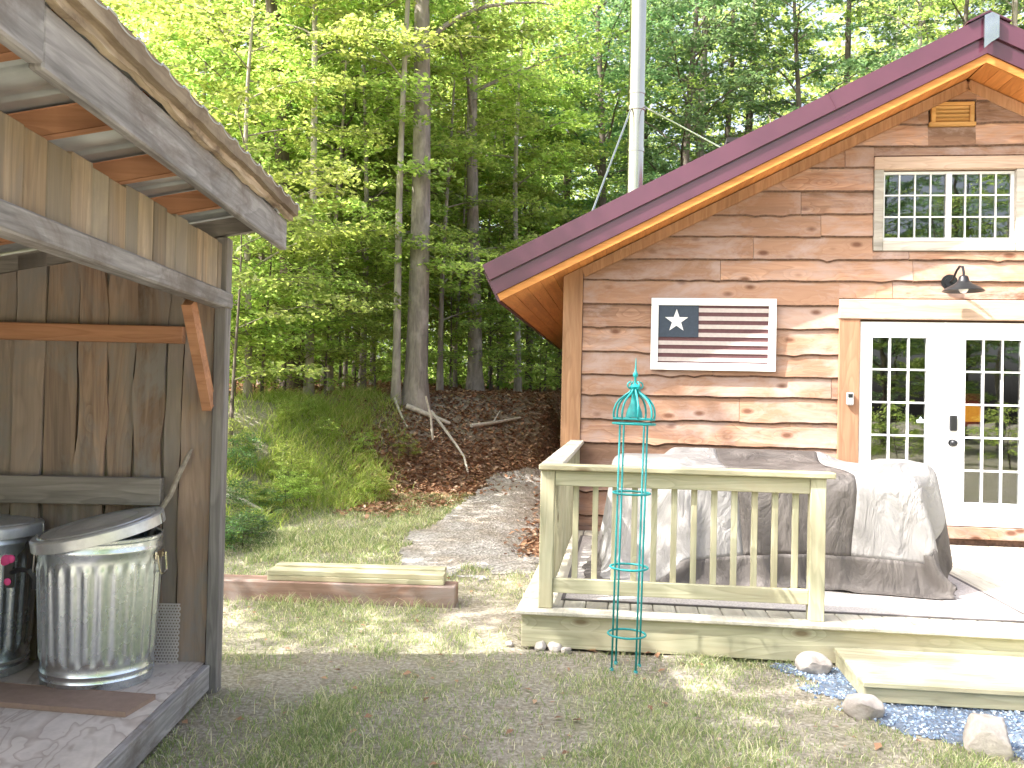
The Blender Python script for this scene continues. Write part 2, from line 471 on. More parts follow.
class MB:
    """collects shapes and links them as one mesh object"""

    def __init__(self):
        self.v = []
        self.f = []
        self.mi = []

    def add(self, verts, faces, mi=0):
        o = len(self.v)
        self.v += [tuple(x) for x in verts]
        self.f += [tuple(i + o for i in fc) for fc in faces]
        self.mi += [mi] * len(faces)

    def box(self, x0, x1, y0, y1, z0, z1, mi=0):
        vs = [(x, y, z) for z in (z0, z1) for y in (y0, y1) for x in (x0, x1)]
        self.add(vs, [(0, 2, 3, 1), (4, 5, 7, 6), (0, 1, 5, 4), (2, 6, 7, 3), (0, 4, 6, 2), (1, 3, 7, 5)], mi)

    def cbox(self, x0, x1, y0, y1, z0, z1, ch=0.004, mi=0):
        """box with chamfered long edges, grain-end rounded"""
        bm = bmesh.new()
        bmesh.ops.create_cube(bm, size=1)
        for v in bm.verts:
            v.co = Vector(((x0 + x1) / 2 + v.co.x * (x1 - x0), (y0 + y1) / 2 + v.co.y * (y1 - y0), (z0 + z1) / 2 + v.co.z * (z1 - z0)))
        bmesh.ops.bevel(bm, geom=bm.edges[:], offset=ch, segments=1, affect='EDGES')
        self.bm(bm, mi=mi)

    def bm(self, bm, mat=None, mi=0):
        bm.verts.index_update()
        self.add([(mat @ v.co if mat else v.co.copy()) for v in bm.verts], [[v.index for v in f.verts] for f in bm.faces], mi)
        bm.free()

    def obox(self, a, b, wdt, thk, upv=(0, 0, 1), ch=0.004, mi=0):
        """bar from a to b, width across, thickness along up"""
        a, b = Vector(a), Vector(b)
        d = (b - a).normalized()
        s_ = d.cross(Vector(upv)).normalized()
        u_ = s_.cross(d)
        L = (b - a).length
        bm = bmesh.new()
        bmesh.ops.create_cube(bm, size=1)
        for v in bm.verts:
            v.co = a + d * (v.co.x + .5) * L + s_ * v.co.y * wdt + u_ * v.co.z * thk
        if ch:
            bmesh.ops.bevel(bm, geom=bm.edges[:], offset=ch, segments=1, affect='EDGES')
        self.bm(bm, mi=mi)

    def tube(self, pts, rad, n=8, cap=True, mi=0):
        pts = [Vector(p) for p in pts]
        if not hasattr(rad, '__len__'):
            rad = [rad] * len(pts)
        t0 = (pts[1] - pts[0]).normalized()
        ref = Vector((0, 0, 1)) if abs(t0.z) < .9 else Vector((1, 0, 0))
        s_ = t0.cross(ref).normalized()
        vs = []
        for i, p in enumerate(pts):
            t = (pts[min(i + 1, len(pts) - 1)] - pts[max(i - 1, 0)]).normalized()
            s_ = (s_ - t * s_.dot(t)).normalized()
            b_ = t.cross(s_)
            for k in range(n):
                a = 2 * math.pi * k / n
                vs.append(p + (s_ * math.cos(a) + b_ * math.sin(a)) * rad[i])
        fs = []
        for i in range(len(pts) - 1):
            for k in range(n):
                k2 = (k + 1) % n
                fs.append((i * n + k, i * n + k2, (i + 1) * n + k2, (i + 1) * n + k))
        if cap:
            fs.append(tuple(range(n - 1, -1, -1)))
            fs.append(tuple((len(pts) - 1) * n + k for k in range(n)))
        self.add(vs, fs, mi)

    def lathe(self, prof, n=48, fr=None, mi=0, cap=True):
        vs = []
        for i, (r, z) in enumerate(prof):
            for k in range(n):
                a = 2 * math.pi * k / n
                rr = r if fr is None else fr(r, z, a)
                vs.append((rr * math.cos(a), rr * math.sin(a), z))
        fs = []
        for i in range(len(prof) - 1):
            for k in range(n):
                k2 = (k + 1) % n
                fs.append((i * n + k, i * n + k2, (i + 1) * n + k2, (i + 1) * n + k))
        if cap:
            fs.append(tuple(range(n - 1, -1, -1)))
            fs.append(tuple((len(prof) - 1) * n + k for k in range(n)))
        self.add(vs, fs, mi)

    def torus(self, c_, R, r, n=40, mth=8, tilt=None, mi=0):
        pts = []
        for k in range(n + 1):
            a = 2 * math.pi * k / n
            p = Vector((R * math.cos(a), R * math.sin(a), 0))
            if tilt:
                p = tilt @ p
            pts.append(Vector(c_) + p)
        self.tube(pts, r, mth, False, mi)

    def prism(self, poly, y0, y1, mi=0):
        """polygon in x,z extruded along y"""
        k = len(poly)
        vs = [(x, y0, z) for x, z in poly] + [(x, y1, z) for x, z in poly]
        fs = [tuple(range(k)), tuple(range(2 * k - 1, k - 1, -1))]
        for i in range(k):
            j = (i + 1) % k
            fs.append((i, i + k, j + k, j))
        self.add(vs, fs, mi)

    def build(self, name, mat, parent=None, smooth=False, loc=None, fix=True):
        me = bpy.data.meshes.new(name)
        me.from_pydata(self.v, [], self.f)
        mats = mat if isinstance(mat, (list, tuple)) else [mat]
        for x in mats:
            me.materials.append(x)
        if len(mats) > 1:
            me.polygons.foreach_set('material_index', self.mi)
        if fix:
            bm = bmesh.new()
            bm.from_mesh(me)
            bmesh.ops.recalc_face_normals(bm, faces=bm.faces)
            bm.to_mesh(me)
            bm.free()
        if smooth:
            me.polygons.foreach_set('use_smooth', [True] * len(me.polygons))
        me.update()
        o = bpy.data.objects.new(name, me)
        COL.objects.link(o)
        if parent is not None:
            o.parent = parent
        if loc is not None:
            o.location = loc
        return o


def soft(o, ang=35):
    me = o.data
    me.polygons.foreach_set('use_smooth', [True] * len(me.polygons))
    me.set_sharp_from_angle(angle=math.radians(ang))
    return o


def tag(o, label=None, cat=None, group=None, kind=None):
    if label:
        o['label'] = label
    if cat:
        o['category'] = cat
    if group:
        o['group'] = group
    if kind:
        o['kind'] = kind
    return o


def thing(name, label, cat, loc=(0, 0, 0), rz=0., group=None):
    o = bpy.data.objects.new(name, None)
    COL.objects.link(o)
    o.empty_display_size = 0.2
    o.location = loc
    o.rotation_euler = (0, 0, rz)
    return tag(o, label, cat, group)


def copy_tree(o, parent=None):
    c_ = o.copy()
    COL.objects.link(c_)
    if parent is not None:
        c_.parent = parent
    for ch in list(o.children):
        copy_tree(ch, c_)
    return c_


def quads_mesh(name, V, mat, smooth=False, tri=False):
    """V: (n, 4 or 3, 3) array of separate faces"""
    n_, k = V.shape[0], V.shape[1]
    me = bpy.data.meshes.new(name)
    me.vertices.add(n_ * k)
    me.vertices.foreach_set('co', V.astype(np.float32).ravel())
    me.loops.add(n_ * k)
    me.loops.foreach_set('vertex_index', np.arange(n_ * k, dtype=np.int32))
    me.polygons.add(n_)
    me.polygons.foreach_set('loop_start', np.arange(0, n_ * k, k, dtype=np.int32))
    me.materials.append(mat)
    me.update(calc_edges=True)
    me.validate()
    return me


def link_mesh(name, me, parent=None):
    o = bpy.data.objects.new(name, me)
    COL.objects.link(o)
    if parent is not None:
        o.parent = parent
    return o

# ------------------------------------------------------------------ terrain


FOOT = np.array([(-30, 6.0), (-9, 7.2), (-4.5, 7.8), (-2.8, 8.6), (-2.1, 10.5), (-0.7, 12.4), (0.2, 13.4), (1.4, 14.6), (4, 16.4), (10, 18), (40, 20)], float)


def sm(t):
    t = np.clip(t, 0, 1)
    return t * t * (3 - 2 * t)


def polydist(x, y, P):
    best = np.full(x.shape, 1e9)
    sgn = np.ones(x.shape)
    for a, b in zip(P[:-1], P[1:]):
        d = b - a
        t = np.clip(((x - a[0]) * d[0] + (y - a[1]) * d[1]) / (d @ d), 0, 1)
        ex = x - a[0] - t * d[0]
        ey = y - a[1] - t * d[1]
        D = np.hypot(ex, ey)
        cr = d[0] * ey - d[1] * ex
        mk = D < best - 1e-9
        best = np.where(mk, D, best)
        sgn = np.where(mk, np.sign(cr), sgn)
    return best * sgn


LAT = RG.random((64, 64))


def vnoise(x, y, sc=1.0, seed=0):
    x = np.asarray(x, float) * sc + seed * 17.3
    y = np.asarray(y, float) * sc + seed * 9.1
    xi = np.floor(x).astype(int)
    yi = np.floor(y).astype(int)
    fx, fy = x - xi, y - yi
    fx = fx * fx * (3 - 2 * fx)
    fy = fy * fy * (3 - 2 * fy)
    g_ = lambda i, j: LAT[i % 64, j % 64]
    return (g_(xi, yi) * (1 - fx) + g_(xi + 1, yi) * fx) * (1 - fy) + (g_(xi, yi + 1) * (1 - fx) + g_(xi + 1, yi + 1) * fx) * fy


def fnoise(x, y, sc=1.0, seed=0):
    return (vnoise(x, y, sc, seed) * .55 + vnoise(x, y, sc * 2.3, seed + 1) * .3 + vnoise(x, y, sc * 5.1, seed + 2) * .15)


def house_uv(x, y):
    dx, dy = np.asarray(x, float) - HO.x, np.asarray(y, float) - HO.y
    return dx * math.cos(HYAW) - dy * math.sin(HYAW), dx * math.sin(HYAW) + dy * math.cos(HYAW)


def terrain(x, y):
    x = np.asarray(x, float)
    y = np.asarray(y, float)
    sd = polydist(x, y, FOOT)
    z = .055 * np.clip(y - 7.6, 0, 8) * sm((y - 7.2) / 2)
    z = z + 1.12 * sm(sd / 2.5) + .035 * np.clip(sd - 1.5, 0, 60)
    u, v = house_uv(x, y)
    flat = sm((-u - 0.05) / .8) + sm((3.0 - v) / 1.0)
    flat = np.clip(flat, 0, 1)
    z = z * np.where(v > 3.0, flat, 1)
    amp = .03 + .10 * sm((sd + .3) / 1.5)
    z = z + (fnoise(x, y, 1.1, 3) - .5) * amp + (fnoise(x, y, 4.0, 5) - .5) * .02 * (1 + 2 * sm(sd / 1.5))
    # keep it under the deck, the house and the shed
    low = sm((u + .05) / .1) * sm((v + .02) / .1)
    z = np.where(low > .5, np.minimum(z, -0.02), z)
    return z


def axis(lo, hi, dlo, dhi, step):
    core = list(np.arange(lo, hi + 1e-6, step))
    out, p, st = [], hi, step
    while p < dhi:
        st *= 1.22
        p += st
        out.append(p)
    out2, p, st = [], lo, step
    while p > dlo:
        st *= 1.22
        p -= st
        out2.append(p)
    return np.array(out2[::-1] + core + out)


PATHC = np.array([(-0.30, 8.2), (-0.22, 9.2), (-0.12, 10.5), (0.05, 11.8), (0.35, 13.0), (0.9, 14.0), (2.2, 15.2)], float)


def path_mask(x, y):
    d = np.abs(polydist(x, y, PATHC))
    w_ = 0.80 - .03 * np.clip(y - 8, 0, 6) + (fnoise(x, y, 1.6, 8) - .5) * .5
    return (w_ - d) * sm((y - 8.0 - (fnoise(x, y, 2, 9) - .5) * 1.0) / .4 + .5)


xs = axis(-7, 7, -160, 160, .085)
ys = axis(1.6, 17, -70, 260, .085)
GX, GY = np.meshgrid(xs, ys)
GZ = terrain(GX, GY)
nx, ny = len(xs), len(ys)
me = bpy.data.meshes.new('ground')
V = np.stack([GX, GY, GZ], -1).reshape(-1, 3)
idx = np.arange(nx * ny).reshape(ny, nx)
F = np.stack([idx[:-1, :-1], idx[:-1, 1:], idx[1:, 1:], idx[1:, :-1]], -1).reshape(-1, 4)
me.vertices.add(len(V))
me.vertices.foreach_set('co', V.astype(np.float32).ravel())
me.loops.add(F.size)
me.loops.foreach_set('vertex_index', F.astype(np.int32).ravel())
me.polygons.add(len(F))
me.polygons.foreach_set('loop_start', np.arange(0, F.size, 4, dtype=np.int32))
me.polygons.foreach_set('use_smooth', np.ones(len(F), bool))
me.update(calc_edges=True)
SD = polydist(GX, GY, FOOT)
UU, VV = house_uv(GX, GY)


def m_bare(x, y):
    """trodden soil: by the deck corner, by the shed, towards the path"""
    b = .55 * np.exp(-(((x + .1) / .55) ** 2 + ((y - 6.6) / 1.4) ** 2))
    b = b + .5 * np.exp(-(((x - .25) / .6) ** 2 + ((y - 5.2) / .35) ** 2))
    b = b + .6 * np.exp(-(((x + 1.25) / .22) ** 2 + ((y - 3.9) / 1.2) ** 2))
    b = b + .5 * np.exp(-(((x - 1.35) / .5) ** 2 + ((y - 4.1) / .5) ** 2))
    b = b + .5 * sm((fnoise(x, y, 1.15, 51) - .56) / .10) * (y < 8)
    return b


def m_litter(x, y, sd):
    l_ = sm((sd - 2.3) / 1.5) * .95
    l_ = np.maximum(l_, sm((x + 2.4 + .3 * (y - 11)) / 1.0) * sm((sd + .9) / .7) * sm((y - 10.0) / 1.0))
    l_ = np.maximum(l_, .9 * sm((x + .15 - .12 * (y - 9)) / .5) * sm((y - 8.5) / .8) * (y < 20))
    return l_


def m_earth(x, y, sd):
    return sm((sd - .9) / .5) * sm((3.0 - sd) / .6) * sm((x + 3.1) / .8) * sm((1.0 - x) / 1.0)


for nm, arr in (('bare', m_bare(GX, GY)), ('litter', m_litter(GX, GY, SD)), ('earth', m_earth(GX, GY, SD))):
    a_ = me.attributes.new(nm, 'FLOAT', 'POINT')
    a_.data.foreach_set('value', arr.astype(np.float32).ravel())
me.materials.append(MT['ground'])
g_o = link_mesh('ground', me)
tag(g_o, 'grassy yard rising to a wooded bank of leaves and soil', 'ground', kind='structure')

# gravel path, a sheet just above the ground
px = np.arange(-1.6, 3.2, .05)
py = np.arange(7.6, 15.4, .05)
PX, PY = np.meshgrid(px, py)
PZ = terrain(PX, PY) + .006
MK = path_mask(PX, PY)
UU2, VV2 = house_uv(PX, PY)
MK = np.where(UU2 > -.12, -1, MK)
ok = (MK[:-1, :-1] > 0) & (MK[1:, 1:] > 0) & (MK[1:, :-1] > 0) & (MK[:-1, 1:] > 0)
mb = MB()
vid = {}
for j, i in zip(*np.nonzero(ok)):
    q = []
    for a, b in ((j, i), (j, i + 1), (j + 1, i + 1), (j + 1, i)):
        if (a, b) not in vid:
            vid[(a, b)] = len(mb.v)
            mb.v.append((PX[a, b], PY[a, b], PZ[a, b]))
        q.append(vid[(a, b)])
    mb.f.append(tuple(q))
o = mb.build('path', MT['path'], fix=False, smooth=True)
tag(o, 'pale gravel path running up beside the cabin to the woods', 'path', kind='structure')

# ------------------------------------------------------------------ cabin
V0 = 3.55                      # front wall plane
UA = 3.85                      # ridge
ZS = 2.80                      # soffit height at u = 0


def soff(u):
    return ZS + .5 * (u if u < UA else 2 * UA - u)


cabin = thing('cabin', 'timber cabin with live-edge siding, purple metal roof and white double doors', 'cabin', hw(0, 0), -HYAW)
V1 = 11.5
UB = 2 * UA
DU0, DUM, DU1, DZ0, DZ1 = 2.885, 3.685, 4.485, 0.42, 2.375      # double door
WU0, WU1, WZ0, WZ1 = 3.085, 4.30, 3.165, 3.845                  # upper window opening
mb = MB()


def strip(u0, u1, z0, z1=None):
    if z1 is None:
        poly = [(u0, z0), (u1, z0), (u1, soff(u1) + .02)]
        if u0 < UA < u1:
            poly.append((UA, soff(UA) + .02))
        poly.append((u0, soff(u0) + .02))
    else:
        poly = [(u0, z0), (u1, z0), (u1, z1), (u0, z1)]
    mb.prism(poly, V0, V0 + .14)


strip(0.02, DU0, -.05)
strip(DU0, WU0, DZ1)
strip(WU0, WU1, DZ1, WZ0)
strip(WU0, WU1, WZ1)
strip(WU1, DU1, DZ1)
strip(DU0, DU1, -.05, .23)
strip(DU1, UB - .02, -.05)
mb.build('front_wall', MT['wall_back'], cabin)
mb = MB()
mb.box(0.02, .16, V0 + .142, V1, -.05, ZS + .06)
mb.box(UB - .16, UB - .02, V0 + .142, V1, -.05, ZS + .06)
mb.prism([(0.02, -.05), (UB - .02, -.05), (UB - .02, ZS), (UA, soff(UA)), (0.02, ZS)], V1, V1 + .14)
sw_o = mb.build('side_wall', MT['siding'], cabin)
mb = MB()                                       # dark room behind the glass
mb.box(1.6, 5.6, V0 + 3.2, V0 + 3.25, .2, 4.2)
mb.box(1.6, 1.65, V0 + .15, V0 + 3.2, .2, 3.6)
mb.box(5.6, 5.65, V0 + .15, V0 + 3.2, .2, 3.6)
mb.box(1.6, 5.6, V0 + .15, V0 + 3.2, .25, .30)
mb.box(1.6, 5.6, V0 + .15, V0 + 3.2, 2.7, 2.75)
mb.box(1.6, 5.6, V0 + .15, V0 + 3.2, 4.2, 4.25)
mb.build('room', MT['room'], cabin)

# live-edge siding: lapped boards with a wavy lower edge
rects = [(2.685, 4.70, -.1, 2.59), (2.99, 4.40, 3.06, 3.985), (3.49, 3.93, 4.27, 4.52)]
sd_ = MB()
rs = random.Random(5)
course = []
z = .16
while z < 4.8:
    h = rs.uniform(.205, .25)
    course.append((z, z + h))
    z += h
USTART = .183
for ci, (za, zb) in enumerate(course):
    cuts = [USTART]
    u = USTART
    while u < UB - .3:
        u += rs.uniform(1.3, 3.6)
        cuts.append(min(u, UB - .05))
    if cuts[-1] < UB - .05:
        cuts.append(UB - .05)
    for b0, b1 in zip(cuts[:-1], cuts[1:]):
        if b1 - b0 < .05:
            continue
        ph = [rs.uniform(0, 6.28) for _ in range(5)]
        am = rs.uniform(.25, .95)
        knots_u = [(rs.uniform(b0, b1), rs.uniform(.008, .026), rs.uniform(.03, .09)) for _ in range(rs.choice([0, 1, 1, 2]))]

        def wav(u):
            w_ = am * (.006 * math.sin(2.1 * u + ph[0]) + .005 * math.sin(5.3 * u + ph[1]) + .0035 * math.sin(13 * u + ph[2]) + .002 * math.sin(31 * u + ph[3]))
            for ku, kh, kw in knots_u:
                w_ -= kh * math.exp(-((u - ku) / kw) ** 2)
            return w_
        ust = list(np.arange(b0 + .002, b1 - .002, .035)) + [b1 - .002]
        for r_ in rects:
            for e in r_[:2]:
                if b0 < e < b1:
                    ust.append(e)
        ust = sorted(set(ust))
        prev = None
        for ua, ub in zip(ust[:-1], ust[1:]):
            if ub - ua < 1e-4:
                continue
            um = (ua + ub) / 2
            q = []
            for u_ in (ua, ub):
                lo = za + wav(u_)
                hi = min(zb + .03, soff(u_) - .004)
                for (r0, r1, s0, s1) in rects:
                    if r0 < um < r1:
                        if lo >= s0 - .004 and hi <= s1 + .004:
                            lo, hi = 1, 0
                        elif lo < s0 < hi and hi <= s1:
                            hi = s0
                        elif s0 <= lo < s1:
                            lo = s1
                        elif lo < s0 and hi > s1:
                            hi = s0
                q.append((lo, hi))
            if q[0][1] - q[0][0] < .004 and q[1][1] - q[1][0] < .004:
                prev = None
                continue
            ed = []
            for u_, (lo, hi) in zip((ua, ub), q):
                hi = max(hi, lo + .001)
                full = zb + .03 - za
                yl = V0 - .020 - .026 * (zb + .03 - lo) / full
                yh = V0 - .020 - .026 * (zb + .03 - hi) / full
                ed.append((lo, hi, yl, yh))
            o_ = len(sd_.v)
            if prev and abs(prev[1][0] - ed[0][0]) < .002 and abs(prev[1][1] - ed[0][1]) < .002:
                base = prev[0]
            else:
                lo, hi, yl, yh = ed[0]
                sd_.v += [(ua, V0 - .002, lo + .012), (ua, yl + .012, lo - .004), (ua, yl, lo + .012), (ua, yh, hi)]
                base = o_
                sd_.f.append((base, base + 1, base + 2, base + 3))
                sd_.mi.append(0)
                o_ += 4
            lo, hi, yl, yh = ed[1]
            sd_.v += [(ub, V0 - .002, lo + .012), (ub, yl + .012, lo - .004), (ub, yl, lo + .012), (ub, yh, hi)]
            for k, mi in ((0, 1), (1, 1), (2, 0)):
                sd_.f.append((base + k, o_ + k, o_ + k + 1, base + k + 1))
                sd_.mi.append(mi)
            prev = (o_, ed[1])
sd_.build('siding', [MT['siding'], MT['bark_edge']], cabin, fix=True)

mb = MB()
mb.prism([(-.015, -.05), (.18, -.05), (.18, soff(.18) + .006), (-.015, soff(-.015) + .006)], V0 - .055, V0 + .14)
mb.build('corner_post', MT['corner'], cabin)
mb = MB()
for side in (0, 1):                               # frieze boards under the soffit
    a = (.18, V0 - .03, soff(.18) - .055)
    b = (UA, V0 - .03, soff(UA) - .055)
    if side:
        a = (UB - a[0], a[1], a[2])
    mb.obox(a, b, .05, .10, (0, 0, 1))
mb.build('frieze_board', MT['corner'], cabin)

# door casing
mb = MB()
mb.cbox(2.685, 2.882, V0 - .062, V0 + .1, .24, 2.396, .005)
mb.build('door_casing', MT['jamb'], cabin)
mb = MB()
mb.cbox(DU1 + .004, 4.70, V0 - .062, V0 + .1, .24, 2.396, .005)
mb.build('door_casing', MT['jamb'], cabin)
mb = MB()
mb.cbox(2.68, 4.72, V0 - .075, V0 + .1, 2.398, 2.588, .006)
mb.build('door_header', MT['header'], cabin)
mb = MB()
mb.cbox(DU0, DU1, V0 - .06, V0 + .1, .30, .412, .004)
mb.build('door_sill', MT['siding'], cabin)
mb = MB()
mb.box(DU0 - .15, DU1 + .1, V0 - .03, V0 + .1, .225, .298)
mb.build('sill_base', MT['bark_edge'], cabin)


def lites(mb_, u0, u1, z0, z1, y0, y1, cols, rows, bar):
    cw = (u1 - u0 - (cols - 1) * bar) / cols
    rh = (z1 - z0 - (rows - 1) * bar) / rows
    for i in range(1, cols):
        x = u0 + i * cw + (i - 1) * bar
        mb_.box(x, x + bar, y0, y1, z0, z1)
    for j in range(1, rows):
        zz = z0 + j * rh + (j - 1) * bar
        for i in range(cols):
            x = u0 + i * (cw + bar)
            mb_.box(x, x + cw, y0 + .001, y1 - .001, zz, zz + bar)


def door_leaf(u0, u1, gu0, gu1, gz0, gz1, right):
    f_ = MB()
    y0, y1 = V0 - .03, V0 + .015
    f_.cbox(u0, gu0 - .018, y0, y1, DZ0, DZ1, .003)
    f_.cbox(gu1 + .018, u1, y0, y1, DZ0, DZ1, .003)
    f_.cbox(gu0 - .018, gu1 + .018, y0, y1, gz1 + .018, DZ1, .003)
    f_.cbox(gu0 - .018, gu1 + .018, y0, y1, DZ0, gz0 - .018, .003)
    # raised glazing bead
    for bx in ((gu0 - .022, gu0, gz0 - .022, gz1 + .022), (gu1, gu1 + .022, gz0 - .022, gz1 + .022)):
        f_.box(bx[0], bx[1], y0 - .009, y1 + .005, bx[2], bx[3])
    f_.box(gu0, gu1, y0 - .009, y1 + .005, gz1, gz1 + .022)
    f_.box(gu0, gu1, y0 - .009, y1 + .005, gz0 - .022, gz0)
    lites(f_, gu0, gu1, gz0, gz1, y0 - .004, y1 - .03, 3, 5, .017)
    d = f_.build('door', MT['white'], cabin)
    g_ = MB()
    g_.box(gu0 - .005, gu1 + .005, y0 + .018, y0 + .022, gz0 - .005, gz1 + .005)
    g_.build('pane', MT['glass'], d)
    return d


dl = door_leaf(DU0 + .004, DUM - .004, 3.003, 3.509, .645, 2.222, False)
dr = door_leaf(DUM + .008, DU1 - .004, 3.866, 4.370, .645, 2.210, True)
mb = MB()
mb.cbox(DUM - .018, DUM + .006, V0 - .045, V0 - .031, DZ0, DZ1, .003)
mb.build('astragal', MT['white'], dl)
mb = MB()
mb.cbox(3.725, 3.795, V0 - .06, V0 - .031, 1.33, 1.48, .008)
mb.build('keypad', MT['black'], dr)
mb = MB()
bm = bmesh.new()
bmesh.ops.create_uvsphere(bm, u_segments=18, v_segments=10, radius=.032)
mb.bm(bm, Matrix.Translation((3.755, V0 - .085, 1.215)) @ Matrix.Diagonal((1.1, .85, 1, 1)))
mb.tube([(3.755, V0 - .032, 1.215), (3.755, V0 - .085, 1.215)], .014, 12)
mb.tube([(3.755, V0 - .031, 1.215), (3.755, V0 - .042, 1.215)], .036, 20)
soft(mb.build('handle', MT['black'], dr))
mb = MB()
mb.prism([(3.435, 1.40), (3.495, 1.40), (3.505, 1.425), (3.485, 1.435), (3.468, 1.462), (3.452, 1.435), (3.428, 1.425)], V0 - .018, V0 - .0145)
mb.build('sticker', MT['sticker'], dl)

# upper window with weathered casing
mb = MB()
mb.cbox(2.995, 3.083, V0 - .055, V0 + .1, 3.065, 3.855, .004)
mb.cbox(4.302, 4.392, V0 - .055, V0 + .1, 3.065, 3.855, .004)
mb.cbox(3.085, 4.30, V0 - .058, V0 + .1, 3.065, 3.163, .004)
wf = mb.build('window', MT['grey_trim'], cabin)
mb = MB()
mb.cbox(2.992, 4.395, V0 - .062, V0 + .1, 3.857, 3.98, .005)
mb.build('head_casing', MT['header'], wf)
mb = MB()
y0, y1 = V0 - .002, V0 + .05
mb.box(WU0, WU1, y0, y1, WZ0, WZ0 + .035)
mb.box(WU0, WU1, y0, y1, WZ1 - .025, WZ1)
mb.box(WU0, WU0 + .022, y0, y1, WZ0 + .035, WZ1 - .025)
mb.box(WU1 - .03, WU1, y0, y1, WZ0 + .035, WZ1 - .025)
mb.box(3.675, 3.725, y0 - .012, y1, WZ0 + .035, WZ1 - .025)
lites(mb, WU0 + .022, 3.675, WZ0 + .035, WZ1 - .025, y0 + .006, y1 - .01, 4, 3, .013)
lites(mb, 3.725, WU1 - .03, WZ0 + .035, WZ1 - .025, y0 + .006, y1 - .01, 4, 3, .013)
mb.build('sash', MT['white'], wf)
mb = MB()
mb.box(WU0 + .01, WU1 - .01, V0 + .018, V0 + .022, WZ0 + .02, WZ1 - .015)
mb.build('pane', MT['glass'], wf)

# gable vent
mb = MB()
mb.cbox(3.495, 3.925, V0 - .06, V0, 4.275, 4.312, .003)
mb.cbox(3.515, 3.91, V0 - .055, V0, 4.478, 4.508, .003)
mb.cbox(3.515, 3.555, V0 - .055, V0, 4.314, 4.476, .003)
mb.cbox(3.87, 3.91, V0 - .055, V0, 4.314, 4.476, .003)
for k in range(4):
    zz = 4.318 + k * .04
    mb.obox((3.557, V0 - .026, zz + .018), (3.868, V0 - .026, zz + .018), .012, .045, (0, -.7, .7), .001)
mb.build('gable_vent', MT['vent'], cabin)

# roof: sheet metal slabs, soffit boards, rake trim, ridge cap
OV = .50                                           # rake overhang
VR = V0 - OV
ed = -.60                                          # eave in u at the soffit plane


def roofpt(u, off):
    """point on a slope; off measured square to the slope above the soffit plane"""
    return (u - off * .447, ZS + .5 * u + off * .894)


mb = MB()
for k in range(2):
    A = [roofpt(ed, .10), roofpt(UA + .045, .10), roofpt(UA + .163, .365), roofpt(ed, .365)]
    A[1] = (UA, A[1][1])
    A[1] = (UA, soff(UA) + .11)
    A[2] = (UA, soff(UA) + .40)
    if k:
        A = [(UB - x, zz) for x, zz in A]
    mb.prism(A, VR + .05, V1 + .5)
    for r_ in range(26):                            # standing ribs
        vv = VR + .25 + r_ * .34
        a3, b3 = roofpt(ed, .375), (UA, soff(UA) + .412)
        if k:
            a3, b3 = (UB - a3[0], a3[1]), (UB - b3[0], b3[1])
        mb.obox((a3[0], vv, a3[1]), (b3[0], vv, b3[1]), .03, .02, (0, 0, 1), 0)
roof = mb.build('roof', MT['purple'], cabin)
for k in range(2):
    mb = MB()
    kw_lo, kw_mid, kw_hi = .085, .205, .385

    def band(o0, o1, yf, yb):
        A = [roofpt(ed - .01, o0), (UA, soff(UA) + o0 * 1.118), (UA, soff(UA) + o1 * 1.118), roofpt(ed - .01, o1)]
        if k:
            A = [(UB - x, zz) for x, zz in A]
        mb.prism(A, yf, yb)
    band(kw_lo, kw_mid, VR, VR + .048)
    band(kw_mid + .016, kw_hi, VR - .022, VR + .048)
    band(kw_mid, kw_mid + .016, VR + .012, VR + .047)
    band(kw_lo - .012, kw_lo - .001, VR - .004, VR + .05)
    if not k:                                       # a lapped joint of the trim
        for uj in (2.62,):
            x0, z0 = roofpt(uj, kw_mid + .01)
            x1, z1 = roofpt(uj, kw_hi + .004)
            mb.obox((x0, VR - .024, z0), (x1, VR - .024, z1), .006, .01, (0, 1, 0), 0)
    mb.build('rake_trim', MT['purple'], roof)
    mb = MB()
    A = [roofpt(ed, 0), (UA, soff(UA)), (UA, soff(UA) + .078), roofpt(ed, .07)]
    if k:
        A = [(UB - x, zz) for x, zz in A]
    mb.prism(A, VR + .012, VR + .05)
    mb.build('rake_board', MT['rake_wood'], roof)
    # soffit boards run with the ridge
    mb = MB()
    bw = .14
    L = (UA - ed) / .894
    nb = int(L / bw)
    for i in range(nb):
        u0 = ed + i * (UA - ed) / nb + .0015
        u1 = ed + (i + 1) * (UA - ed) / nb - .0015
        A = [roofpt(u0, .012), roofpt(u1, .012), roofpt(u1, .09), roofpt(u0, .09)]
        A = [(min(x, UA - .002), zz) for x, zz in A]
        if k:
            A = [(UB - x, zz) for x, zz in A]
        mb.prism(A, VR + .053, V1 + .4)
    mb.build('soffit', MT['soffit'], roof)
    mb = MB()
    A = [roofpt(ed - .028, .0), roofpt(ed - .003, .0), roofpt(ed - .003, .09), roofpt(ed - .028, .36)]
    if k:
        A = [(UB - x, zz) for x, zz in A]
    mb.prism(A, VR + .05, V1 + .5)
    mb.build('eave_trim', MT['purple'], roof)
mb = MB()
for k in (-1, 1):
    mb.obox((UA, VR - .03, soff(UA) + .45), (UA + k * .17, VR - .03, soff(UA) + .45 - .085), .02, .02, (0, 0, 1), 0)
    A = [(UA, soff(UA) + .455), (UA + k * .19, soff(UA) + .36), (UA + k * .19, soff(UA) + .35), (UA, soff(UA) + .445)]
    mb.prism(A, VR - .045, V1 + .5)
mb.build('ridge_cap', MT['purple'], roof)
mb = MB()                                           # bright end plate on the ridge
mb.prism([(UA - .055, soff(UA) + .10), (UA + .012, soff(UA) + .16), (UA + .012, soff(UA) + .43), (UA - .055, soff(UA) + .40)], VR - .075, VR - .05)
